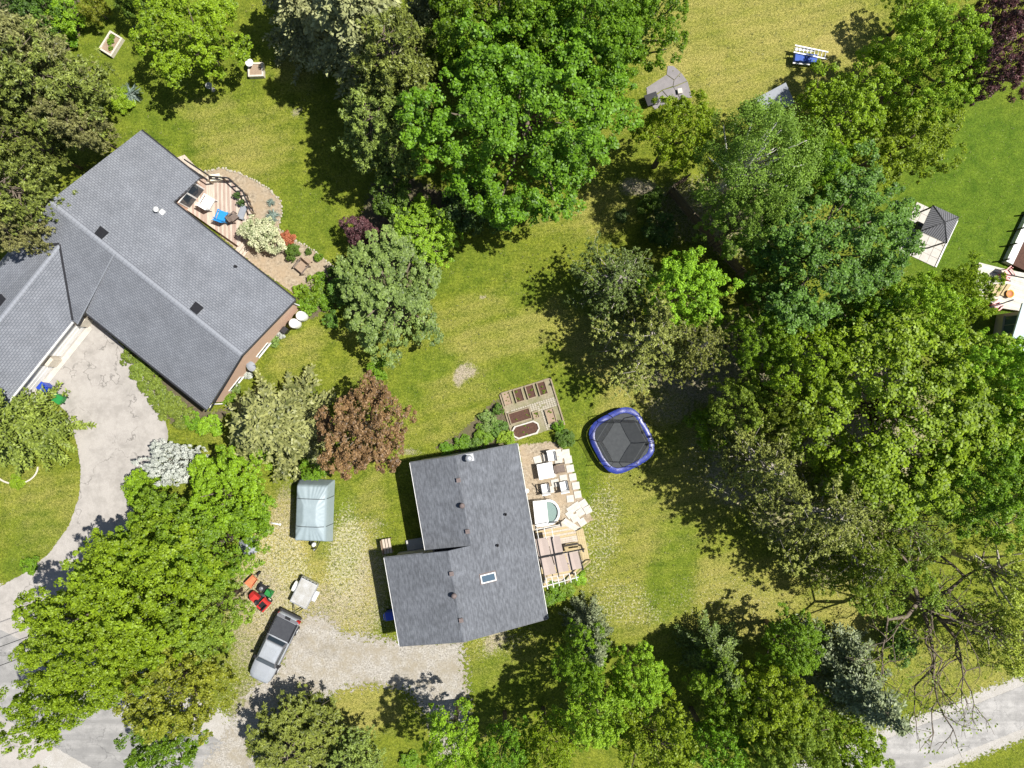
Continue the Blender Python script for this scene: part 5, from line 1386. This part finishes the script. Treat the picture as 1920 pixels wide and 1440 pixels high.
# ---- covered trailer
CT = empty("covered_trailer", G(587, 960, 1.2).xy.to_3d(), math.radians(-2), "camper trailer under a teal-grey wrinkled tarp cover", "trailer")
c0 = G(585, 962)
nx_, ny_ = 36, 56
X = np.linspace(-1, 1, nx_); Y = np.linspace(-1, 1, ny_)
v = []; 
W2, L2 = 1.22, 2.12
rs = np.random.RandomState(5)
for y in Y:
    for x in X:
        m_ = max(abs(x), abs(y))
        u, w = x * W2 * 1.0, y * L2
        # body: flat top with sides falling steeply
        e = max((abs(x) - .86) / .14, (abs(y) - .90) / .10, 0)
        z = 1.75 - 1.35 * min(e, 1) ** 1.1
        if e == 0:
            fx_ = min(1, max(0, (.86 - abs(x)) / .5)); fy_ = min(1, max(0, (.90 - abs(y)) / .62))
            z += .34 * min(fx_, fy_) ** .9
            ang = math.atan2(w, u)
            z += .022 * math.sin(ang * 34 + 3 * math.sin(ang * 5)) * min(1, m_ * 1.5) * (.5 + .5 * abs(y))
        else: z += .02 * math.sin((u * 9 + w * 7))
        flare = 1 + .035 * min(e, 1)
        v.append((u * flare, w * flare, z))
f = [(j * nx_ + i, j * nx_ + i + 1, (j + 1) * nx_ + i + 1, (j + 1) * nx_ + i) for j in range(ny_ - 1) for i in range(nx_ - 1)]
MB().add(v, f, True).build('tarp_cover', M_TARP, CT)
def ztop(x, y):
    i = min(max(int(round((x / W2 + 1) / 2 * (nx_ - 1))), 0), nx_ - 1); j = min(max(int(round((y / L2 + 1) / 2 * (ny_ - 1))), 0), ny_ - 1)
    return v[j * nx_ + i]
for yy in (1.03, -.9):
    MB().tube([Vector(ztop(x, yy)) + Vector((0, 0, .02)) for x in np.linspace(-W2, W2, 18)], .022, 4).build('strap', M_DARKMET, CT)
MB().box(-.95, .95, -1.9, 1.9, .35, .55).build('chassis', M_DARKMET, CT)
for sx in (-1, 1):
    o = MB().tube([(sx * 1.0 - .09, .2, .3), (sx * 1.0 + .09, .2, .3)], .3, 16).build('wheel', M_RUBBER, CT)
    MB().tube([(sx * 1.0 - .095, .2, .3), (sx * 1.0 + .095, .2, .3)], .16, 12).build('rim', M_WHITE, o)
MB().tube([(-.5, -1.9, .42), (0, -2.95, .42), (.5, -1.9, .42)], .05, 4, smooth=False).build('tongue', M_DARKMET, CT)
MB().lathe([(.13, 0), (.15, .1), (.15, .35), (.08, .45), (.05, .5)], 14, (-.02, -2.42, .44)).build('gas_bottle', M_WHITEP, CT)
MB().tube([(0, -2.8, .02), (0, -2.8, .7)], .04, 8).build('jack', M_GALV, CT)

# ---- small grey doghouse by the trees, white pipe
r = empty("doghouse", G(465, 1024, .6).xy.to_3d(), math.radians(18), "small grey doghouse half under the green tree", "doghouse")
MB().box(-.42, .42, -.5, .5, 0, .6).build('body', M_SHEDR, r)
for sx in (-1, 1): MB().slab([(0, -.6, .92), (0, .6, .92), (sx * .52, .6, .58), (sx * .52, -.6, .58)] if sx < 0 else [(0, -.6, .92), (.52, -.6, .58), (.52, .6, .58), (0, .6, .92)], .03).build('roof', M_SHEDR, r)
MB().box(-.18, .18, -.52, -.501, .02, .45).build('door_opening', M_BLACK, r)
r = empty("plastic_pipe", G(518, 982), math.radians(-12), "short white plastic pipe lying on the dry grass", "pipe")
MB().tube([(-.35, 0, .07), (.2, .02, .07)], .06, 8).build('pipe', M_WHITEP, r); MB().tube([(.2, .02, .07), (.36, .03, .07)], .085, 8).build('socket', M_WHITEP, r)

# ---- pickup truck
TH = heading((541, 1160), (487, 1270))
TR = empty("pickup_truck", G(514, 1214, .8).xy.to_3d(), TH, "silver pickup truck with black bed cover parked on the gravel", "truck")
def sec(x, w, zt, zb=.34, top=.9):
    h = [(0.80 * w, zb), (w * .98, zb + .12), (w, .62), (w * .985, zt - .14), (w * top, zt), (w * .45, zt + .025)]
    return [(x, y, z) for y, z in h] + [(x, -y, z) for y, z in h[::-1]]
st = [(-2.50, .66, .80, .45), (-2.46, .80, .95, .42), (-2.3, .86, 1.0, .36), (-1.0, .89, 1.02, .34), (.3, .89, 1.02, .34), (1.15, .885, 1.02, .34), (1.7, .87, .99, .35), (2.2, .83, .93, .37), (2.45, .74, .87, .40), (2.58, .58, .80, .44)]
MB().loft([sec(x, w, zt, zb) for x, w, zt, zb in st], True).build('body', M_SILVER, TR)
for sy in (-1, 1):
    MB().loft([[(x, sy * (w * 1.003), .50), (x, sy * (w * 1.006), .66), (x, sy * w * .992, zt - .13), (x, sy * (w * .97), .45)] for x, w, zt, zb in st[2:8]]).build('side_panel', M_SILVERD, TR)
cabb = [(-.72, .80), (1.22, .78)]
secs = [[(-.78, .80, 1.0), (-.78, -.80, 1.0), (1.26, -.78, 1.0), (1.26, .78, 1.0)], [(-.62, .70, 1.50), (-.62, -.70, 1.50), (.72, -.68, 1.50), (.72, .68, 1.50)], [(-.54, .62, 1.58), (-.54, -.62, 1.58), (.60, -.60, 1.58), (.60, .60, 1.58)]]
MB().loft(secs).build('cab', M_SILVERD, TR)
MB().loft([[(-.60, .66, 1.535), (-.60, -.66, 1.535), (.69, -.64, 1.535), (.69, .64, 1.535)], [(-.56, .62, 1.60), (-.56, -.62, 1.60), (.62, -.60, 1.60), (.62, .60, 1.60)], [(-.3, .4, 1.625), (-.3, -.4, 1.625), (.4, -.4, 1.625), (.4, .4, 1.625)]]).build('cab_roof', M_SILVER, TR)
def pane4(q, name, off):
    q = [Vector(a) for a in q]; nrm = (q[1] - q[0]).cross(q[2] - q[0]).normalized() * off
    MB().add([a + nrm for a in q] + [a - nrm * .5 for a in q], [(0, 1, 2, 3), (7, 6, 5, 4), (0, 4, 5, 1), (1, 5, 6, 2), (2, 6, 7, 3), (3, 7, 4, 0)]).build(name, M_GLASS, TR)
pane4([(1.22, -.70, 1.04), (1.22, .70, 1.04), (.76, .61, 1.48), (.76, -.61, 1.48)], 'windscreen', .02)
pane4([(-.75, .66, 1.10), (-.75, -.66, 1.10), (-.65, -.60, 1.47), (-.65, .60, 1.47)], 'rear_window', .02)
for sy in (-1, 1):
    q = [(-.55, sy * .785, 1.08), (1.0, sy * .77, 1.08), (.62, sy * .705, 1.46), (-.5, sy * .72, 1.46)]
    pane4(q if sy < 0 else q[::-1], 'side_window', .02)
    o = MB().box(.86, 1.06, sy * .90 - .08, sy * .90 + .08, 1.08, 1.22).build('wing_mirror', M_BLACK, TR)
    MB().box(-2.49, -2.36, sy * .72 - .09, sy * .72 + .13 * sy + .06, .72, 1.0).build('tail_light', M_BRED, TR)
    MB().box(2.36, 2.52, sy * .58 - .12, sy * .58 + .12, .66, .82).build('headlight', M_ALU, TR)
    MB().box(-2.25, -.82, sy * .80 - .05, sy * .80 + .05, 1.025, 1.075).build('bed_rail', M_BLACK, TR)
MB().loft([[(-2.22, .73, 1.03), (-2.22, -.73, 1.03), (-.84, -.73, 1.03), (-.84, .73, 1.03)], [(-2.18, .70, 1.075), (-2.18, -.70, 1.075), (-.88, -.70, 1.075), (-.88, .70, 1.075)]]).build('bed_cover', M_CAPBLK, TR)
MB().box(-2.62, -2.47, -.82, .82, .42, .58).build('rear_bumper', M_DARKMET, TR)
MB().box(-2.44, -2.24, -.80, .80, 1.0, 1.045).build('tailgate', M_SILVERD, TR)
MB().box(-2.48, -2.30, -.2, .2, 1.046, 1.07).build('tailgate_handle', M_BLACK, TR)
MB().loft([[(2.42, -.76, .42), (2.42, .76, .42), (2.42, .76, .60), (2.42, -.76, .60)], [(2.66, -.58, .44), (2.66, .58, .44), (2.66, .58, .58), (2.66, -.58, .58)]]).build('front_bumper', M_SILVERD, TR)
for x in (-1.55, 1.55):
    for sy in (-1, 1):
        o = MB().tube([(x, sy * .70, .35), (x, sy * .93, .35)], .35, 20).build('wheel', M_RUBBER, TR)
        MB().tube([(x, sy * .92, .35), (x, sy * .945, .35)], .2, 14).build('rim', M_ALU, o)

# ---- utility trailer
UT = empty("utility_trailer", G(571, 1111, .6).xy.to_3d(), heading((580, 1090), (558, 1134)), "small utility trailer with stained white board top hitched behind the pickup", "trailer")
MB().box(-.95, .95, -.62, .62, .40, .48).build('bed', M_GALV, UT)
for a in ((-.95, .95, .62, .66), (-.95, .95, -.66, -.62), (.951, .99, -.66, .66), (-.99, -.951, -.66, .66)): MB().box(*a, .40, .72).build('side_board', M_GALV, UT)
MB().box(-.92, .94, -.61, .61, .66, .69).build('cover_board', M_WHITEB, UT)
for k in range(5): MB().box(-1.0, -.99 + .02, -.56 + k * .26, -.50 + k * .26, .72, .95).build('gate_bar', M_DARKMET, UT)
MB().box(-1.0, -.97, -.62, .62, .951, .985).build('gate_rail', M_ALU, UT)
for sy in (-1, 1):
    o = MB().tube([(0, sy * .72, .27), (0, sy * .88, .27)], .27, 16).build('wheel', M_RUBBER, UT)
    MB().tube([(0, sy * .87, .27), (0, sy * .895, .27)], .14, 12).build('rim', M_WHITE, o)
    MB().loft([[(.40 * math.cos(a), sy * .68, .32 + .3 * math.sin(a)), (.40 * math.cos(a), sy * .95, .32 + .3 * math.sin(a)), (.36 * math.cos(a), sy * .95, .32 + .27 * math.sin(a)), (.36 * math.cos(a), sy * .68, .32 + .27 * math.sin(a))] for a in [math.pi * q / 8 for q in range(9)]]).build('mudguard', M_WHITE, UT)
MB().tube([(.97, .45, .42), (1.75, 0, .42), (.97, -.45, .42)], .045, 4, smooth=False).build('tongue', M_DARKMET, UT)
MB().tube([(1.75, 0, .42), (1.95, 0, .45)], .06, 6).build('coupler', M_DARKMET, UT)

# ---- mowers and wheelbarrow
LT = empty("lawn_tractor", G(487, 1126, .4).xy.to_3d(), heading((500, 1138), (475, 1115)), "red ride-on mower with black seat by the trees", "lawn mower")
MB().loft([[(.1, y, z) for y, z in ((-.26, .35), (.26, .35), (.26, .72), (-.26, .72))], [(.55, y, z) for y, z in ((-.26, .35), (.26, .35), (.25, .76), (-.25, .76))], [(.82, y, z) for y, z in ((-.2, .35), (.2, .35), (.17, .6), (-.17, .6))]]).build('bonnet', M_RED, LT)
MB().box(-.1, .1, -.3, .3, .3, .42).build('footplate', M_BLACK, LT)
MB().loft([[(-.75, y, z) for y, z in ((-.45, .4), (.45, .4), (.38, .62), (-.38, .62))], [(-.1, y, z) for y, z in ((-.45, .4), (.45, .4), (.38, .62), (-.38, .62))]]).build('rear_fender', M_RED, LT)
MB().box(-.58, -.2, -.21, .21, .63, .70).build('seat', M_BLACK, LT); MB().box(-.66, -.581, -.21, .21, .63, 1.0).build('backrest', M_BLACK, LT)
MB().lathe([(.16, 0), (.18, .015), (.16, .03), (.14, .015)], 14, (.02, 0, .92)).build('steering_wheel', M_BLACK, LT); MB().tube([(.12, 0, .6), (.02, 0, .93)], .02, 6).build('steering_column', M_BLACK, LT)
MB().lathe([(.48, .10), (.5, .12), (.5, .22), (.4, .28)], 16, (0, 0, 0)).build('cutting_deck', M_DARKMET, LT)
for x, rr_, w in ((.6, .18, .42), (-.45, .25, .44)):
    for sy in (-1, 1):
        o = MB().tube([(x, sy * w - .07, rr_), (x, sy * w + .07, rr_)], rr_, 14).build('wheel', M_RUBBER, LT); MB().tube([(x, sy * w - .075, rr_), (x, sy * w + .075, rr_)], rr_ * .5, 10).build('rim', M_CREAM, o)
PM = empty("push_mower", G(492, 1104, .3).xy.to_3d(), heading((503, 1111), (480, 1098)), "black push mower with green grass bag", "lawn mower")
MB().loft([[(x * .9, y * .9, .1) for x, y in ((-.3, -.26), (.36, -.26), (.44, -.1), (.44, .1), (.36, .26), (-.3, .26))], [(x, y, .2) for x, y in ((-.3, -.26), (.36, -.26), (.44, -.1), (.44, .1), (.36, .26), (-.3, .26))], [(x * .7, y * .7, .27) for x, y in ((-.3, -.26), (.36, -.26), (.44, -.1), (.44, .1), (.36, .26), (-.3, .26))]]).build('deck', M_BLACK, PM)
MB().lathe([(.15, .27), (.16, .42), (.12, .46), (.05, .47)], 12, (.08, 0, 0)).build('engine', M_SILVERD, PM)
MB().loft([[(-.32, y, z) for y, z in ((-.2, .2), (.2, .2), (.18, .5), (-.18, .5))], [(-.85, y, z) for y, z in ((-.24, .22), (.24, .22), (.2, .55), (-.2, .55))]]).build('grass_bag', M_GREENP, PM)
MB().tube([(-.25, .24, .2), (-.9, .22, .9), (-.95, 0, .95), (-.9, -.22, .9), (-.25, -.24, .2)], .018, 6).build('handle', M_DARKMET, PM)
for x in (-.26, .32):
    for sy in (-1, 1): MB().tube([(x, sy * .28 - .03, .1), (x, sy * .28 + .03, .1)], .1, 12).build('wheel', M_RUBBER, PM)
WB = empty("wheelbarrow", G(473, 1089, .4).xy.to_3d(), heading((466, 1098), (483, 1078)), "faded orange wheelbarrow with dark handles", "wheelbarrow")
MB().loft([[(x * .6, y * .62, .28) for x, y in ((-.42, -.32), (.42, -.26), (.42, .26), (-.42, .32))], [(x, y, .56) for x, y in ((-.42, -.32), (.42, -.26), (.42, .26), (-.42, .32))], [(x * .93, y * .91, .56) for x, y in ((-.42, -.32), (.42, -.26), (.42, .26), (-.42, .32))], [(x * .55, y * .55, .32) for x, y in ((-.42, -.32), (.42, -.26), (.42, .26), (-.42, .32))]]).build('tray', M_ORANGE, WB)
for sy in (-1, 1):
    MB().tube([(.6, sy * .06, .22), (-.2, sy * .26, .30), (-.95, sy * .32, .58)], .025, 6).build('handle', M_FENCE, WB)
    MB().tube([(-.3, sy * .24, .3), (-.35, sy * .24, 0)], .02, 6).build('leg', M_DARKMET, WB)
MB().tube([(.62, -.05, .2), (.62, .05, .2)], .2, 14).build('wheel', M_RUBBER, WB)

# ---- overhead wires at the left
for y0, y1, lb in ((1214, 1168, "upper of the two black wires above the lower left road"), (1250, 1203, "lower of the two black wires above the lower left road")):
    a, b = G(-260, y0 + 95, 7.5), G(330, y1 - 75, 8.2)
    w = MB().tube([a.lerp(b, k / 12) - Vector((0, 0, .35 * math.sin(math.pi * k / 12))) for k in range(13)], .022, 5).build('overhead_wire', M_BLACK)
    tag(w, lb, "wire", "overhead wires")

# ---- upper right: ladder, patio, gazebo, fence, neighbour
r = empty("work_table", G(1512, 108, .7).xy.to_3d(), math.radians(-6), "blue tarp-covered work table on the upper right lawn", "table")
MB().loft([[(-.85, -.33, .5), (.85, -.28, .5), (.85, .3, .5), (-.85, .33, .5)], [(-.8, -.3, .72), (.78, -.25, .72), (.78, .28, .72), (-.8, .3, .72)]]).build('tarp', M_BLUECLOTH, r)
for sx in (-.65, .65):
    for sy in (-.22, .22): MB().box(sx - .03, sx + .03, sy - .03, sy + .03, 0, .5).build('leg', M_DARKMET, r)
MB().box(-.85, .35, -.42, -.34, .45, .52).build('edge_board', M_WHITE, r)
r = empty("aluminium_ladder", G(1521, 97, .85).xy.to_3d() + Vector((0, 0, .74)), heading((1490, 92), (1552, 105)), "aluminium ladder lying on the blue-covered work table", "ladder")
for sy in (-1, 1): MB().box(-1.2, 1.2, sy * .25 - .035, sy * .25 + .035, 0, .08).build('rail', M_ALU, r)
for k in range(9): MB().tube([(-1.05 + k * .262, -.215, .04), (-1.05 + k * .262, .215, .04)], .025, 6).build('rung', M_ALU, r)
r = empty("plank", G(1510, 90, .8).xy.to_3d() + Vector((0, 0, .60)), math.radians(-4), "white board beside the ladder on the work table", "board")
MB().box(-.7, .7, -.14, .06, .01, .05).build('board', M_WHITE, r); MB().box(-.7, -.64, -.1, .02, .051, .08).build('cleat', M_WHITE, r)
FP = empty("flagstone_patio", G(1262, 165), 0, "grey curved flagstone patio under the maple, upper right", "patio")
def flag(pts, z=.05):
    q = [(G(*p) - G(1262, 165)) for p in pts]; MB().prism([(a.x, a.y) for a in q][::-1], 0, z).build('flagstone', M_PATIO, FP)
flag([(1252, 124), (1262, 124), (1276, 136), (1264, 150), (1250, 140)]); flag([(1277, 137), (1288, 152), (1262, 163), (1264, 151)], .055); flag([(1289, 153), (1297, 183), (1276, 186), (1263, 164)], .05)
flag([(1262, 164), (1275, 187), (1258, 188), (1242, 170)], .056); flag([(1241, 171), (1257, 189), (1228, 206), (1216, 190)], .05); flag([(1249, 141), (1263, 151), (1261, 162), (1241, 169), (1214, 188), (1212, 165)], .052)
r = empty("patio_side_table", G(1222, 186, .5).xy.to_3d() + Vector((0, 0, .055)), math.radians(20), "black mesh table on the flagstone patio", "table")
MB().box(-.45, .45, -.4, .4, .5, .53).build('tabletop', M_BLACK, r)
for sx in (-.4, .4):
    for sy in (-.35, .35): MB().box(sx - .02, sx + .02, sy - .02, sy + .02, 0, .499).build('leg', M_BLACK, r)
r = empty("stone_block", G(1274, 172, .1).xy.to_3d() + Vector((0, 0, .05)), math.radians(10), "small pale block on the flagstone patio", "block")
MB().box(-.14, .14, -.16, .16, 0, .2).build('block', M_FLAG, r); MB().box(-.16, .16, -.18, .18, .2, .24).build('cap', M_FLAG, r)
SR = empty("low_shed", G(1440, 203, 0), math.radians(28), "low grey-roofed shed in tree shade, upper right", "shed")
MB().box(-1.0, 1.0, -.55, .55, 0, 1.2).build('wall', M_SIDING, SR)
MB().slab([(-1.2, -.75, 1.28), (1.2, -.75, 1.28), (1.2, .75, 1.5), (-1.2, .75, 1.5)], .08).build('roof', M_SHEDR, SR)
MB().box(-.4, .4, -.60, -.551, .05, 1.1).build('door', M_FENCE, SR)

def board_fence(pts, label, h=1.8):
    p0 = G(*pts[0]); r = empty("board_fence", p0, 0, label, "fence")
    bd = MB().loft([[(-.068, -.012, 0), (.068, -.012, 0), (.068, .012, 0), (-.068, .012, 0)], [(-.068, -.012, h), (.068, -.012, h), (.068, .012, h), (-.068, .012, h)]]).mesh('board'); bd.materials.append(M_FENCE)
    for a, b in zip(pts[:-1], pts[1:]):
        A_, B_ = G(*a) - p0, G(*b) - p0; d = B_ - A_; n = int(d.length / .145); ang = math.atan2(d.y, d.x)
        for k in range(n):
            o = link('board', bd, r); o.location = A_.lerp(B_, (k + .5) / n) + Vector((0, 0, .04)); o.rotation_euler = (0, 0, ang); o.scale = (1, 1, random.uniform(.98, 1.02))
        nrm = Vector((-d.y, d.x, 0)).normalized() * -.04
        for zz in (.45, 1.45):
            a2, b2 = A_ + nrm, B_ + nrm; MB().tube([(a2.x, a2.y, zz), (b2.x, b2.y, zz)], .035, 4, smooth=False).build('rail', M_FENCE, r)
        for k in range(int(d.length / 2.4) + 1):
            p = A_.lerp(B_, min(1, k * 2.4 / d.length)) + nrm * 2.6; MB().box(p.x - .05, p.x + .05, p.y - .05, p.y + .05, 0, h + .1).build('post', M_TIMBER, r)
    return r
board_fence([(1252, 362), (1340, 468), (1425, 560)], "brown wooden board fence below the birch")
board_fence([(1252, 360), (1285, 338)], "short return of the brown board fence below the birch")
board_fence([(1810, 955), (1900, 925)], "brown board fence in deep shade at the right edge")

# gazebo
GZ = empty("metal_gazebo", G(1763, 420, 2.3).xy.to_3d(), math.radians(-25), "small gazebo with ribbed dark metal roof on the neighbour's lawn", "gazebo")
g = 1.0; zt_, zb_ = 2.85, 2.25
cs = [(-g, -g), (g, -g), (g, g), (-g, g)]
for i in range(4):
    a, b = cs[i], cs[(i + 1) % 4]
    MB().add([(*a, zb_), (*b, zb_), (0, 0, zt_), (*a, zb_ - .05), (*b, zb_ - .05), (0, 0, zt_ - .05)], [(0, 1, 2), (5, 4, 3), (0, 3, 4, 1), (1, 4, 5, 2), (2, 5, 3, 0)]).build('roof_panel', M_GAZ, GZ)
    mx_, my_ = (a[0] + b[0]) / 2, (a[1] + b[1]) / 2
    for k in range(-6, 7):
        u = k / 7; p = Vector((a[0] + (b[0] - a[0]) * (u + 1) / 2, a[1] + (b[1] - a[1]) * (u + 1) / 2, zb_ + .012)); tpt = Vector((mx_, my_, zb_)).lerp(Vector((0, 0, zt_)), 1 - abs(u)); e = p + (Vector((0, 0, zt_)) - Vector((mx_, my_, zb_))) * (1 - abs(u)) * .97
        MB().tube([p, e], .022, 4, smooth=False).build('roof_rib', M_GAZ, GZ)
    MB().tube([(a[0], a[1], zb_ + .01), (0, 0, zt_ + .01)], .035, 5).build('hip_rail', M_DARKMET, GZ)
    MB().box(a[0] * .92 - .04, a[0] * .92 + .04, a[1] * .92 - .04, a[1] * .92 + .04, 0.05, zb_ - .03).build('post', M_DARKMET, GZ)
NP_ = empty("neighbour_patio", G(1745, 440), math.radians(-25), "pale paved patio under the small metal gazebo", "patio")
for i in range(5):
    for j in range(6):
        MB().box(-1.9 + i * .62, -1.9 + i * .62 + .60, -2.0 + j * .62, -2.0 + j * .62 + .60, 0, .05 + .004 * ((i + j) % 2)).build('paver', M_CONC, NP_)
MB().box(1.22, 1.32, -2.0, 1.7, 0, .12).build('kerb', M_WHITE, NP_)
r = empty("grill", G(1728, 425, .9).xy.to_3d() + Vector((0, 0, .055)), math.radians(-25), "dark barbecue grill beside the gazebo", "grill")
MB().box(-.4, .4, -.25, .25, .55, .8).build('firebox', M_BLACK, r); MB().loft([[(-.4, -.25, .801), (.4, -.25, .801), (.4, .25, .801), (-.4, .25, .801)], [(-.38, -.12, 1.02), (.38, -.12, 1.02), (.38, .18, 1.02), (-.38, .18, 1.02)]]).build('lid', M_DARKMET, r)
for sx in (-.35, .35): MB().box(sx - .03, sx + .03, -.2, .2, 0, .549).build('leg', M_BLACK, r)

# long raised border at right edge
RB = empty("raised_border", G(1912, 455), 0, "white-edged raised soil border at the right edge", "raised bed")
def rl(p, h=0): q = G(*p, h) - G(1912, 455); return (q.x, q.y)
MB().prism([rl(p) for p in [(1878, 492), (1890, 498), (1935, 402), (1923, 396)]], 0, .5).build('edge_wall', M_WHITE, RB)
MB().prism([rl(p) for p in [(1891, 498), (1970, 535), (1990, 420), (1936, 402)]], 0, .42).build('soil', M_SOIL, RB)
for k in range(4):
    p = rl((1882 + k * 14, 488 - k * 29), .4); MB().box(p[0] - .05, p[0] + .05, p[1] - .05, p[1] + .05, .0, 1.0).build('post', M_DARKMET, RB)
# neighbour's deck and house
ND = empty("white_deck", G(1875, 545), 0, "pale deck with steps beside the neighbour's house at right", "deck")
n0 = G(1875, 545)
np_ = local(n0, [(1836, 492), (1884, 504), (1960, 520), (1960, 590), (1880, 578), (1826, 552)], .5)
planked(ND, np_[::-1], .5, math.radians(-18), .18, [M_FLAG, M_FLAG, M_CREAM])
MB().prism([(p[0] * .97, p[1] * .97) for p in np_][::-1], .02, .455).build('deck_skirt', M_FENCE, ND)
for k in range(4):
    q = local(n0, [(1846 + k * 10, 556 - k * 1), (1852 + k * 10, 558 - k * 1), (1866 + k * 10, 534), (1860 + k * 10, 532)], .62); MB().prism(q[::-1], .53, .62).build('step', M_WOODY, ND)
hr = local(n0, [(1862, 510), (1925, 522)], 1.4); MB().tube([(hr[0][0], hr[0][1], 1.4), (hr[1][0], hr[1][1], 1.4)], .05, 5).build('handrail', M_DARKMET, ND)
hr = local(n0, [(1840, 582), (1900, 562)], 1.4); MB().tube([(hr[0][0], hr[0][1], 1.4), (hr[1][0], hr[1][1], 1.4)], .05, 5).build('handrail', M_DARKMET, ND)
arm_chair("red_chair", 1889, 515, .5, math.radians(40), M_RED, M_RED, "red chair at the upper side of the neighbour's deck", .6, .9, "red deck chairs")
arm_chair("red_chair", 1868, 573, .5, math.radians(130), M_RED, M_RED, "red chair at the lower side of the neighbour's deck", .6, .9, "red deck chairs")
r = empty("yellow_tub", G(1893, 551, .7).xy.to_3d() + Vector((0, 0, .5)), 0, "round yellow tub on the neighbour's deck", "tub")
MB().lathe([(.2, 0), (.26, .25), (.29, .27), (.25, .27), (.19, .06)], 16).build('tub', M_YELLOW, r); MB().lathe([(.275, .20), (.285, .22), (.275, .24), (.27, .22)], 16).build('rim_band', M_ORANGE, r)
NH = empty("neighbour_house", G(1930, 640), 0, "corner of a house with pale blue roof at the right edge", "house")
h0 = G(1930, 640)
def nh(p, h): q = G(*p, h) - h0; return Vector((q.x, q.y, h))
MB().prism([(nh(p, 0).x, nh(p, 0).y) for p in [(1868, 590), (1860, 640), (1990, 680), (2010, 600)]], 0, 2.9).build('wall', M_SIDING, NH)
MB().slab([nh((1918, 568), 3.0), nh((1892, 655), 3.0), nh((2060, 720), 4.2), nh((2080, 610), 4.2)], .15).build('roof', M_PALEBLUE, NH)
q0, q1 = nh((1868, 590), 0), nh((1860, 640), 0)
ang = math.atan2((q1 - q0).y, (q1 - q0).x)
window(NH, Matrix.Translation((q0 + (q1 - q0) * .45) + Vector((0, 0, 1.0))) @ Matrix.Rotation(ang + math.pi, 4, 'Z'), 1.3, 1.3, M_SHEDR, M_GLASSB)
r = empty("white_chest", G(1540, 300, .6).xy.to_3d(), math.radians(30), "white chest half hidden under trees, upper right", "box")
MB().box(-.35, .35, -.3, .3, 0, .55).build('body', M_WHITEP, r); MB().box(-.38, .38, -.33, .33, .551, .62).build('lid', M_WHITE, r)
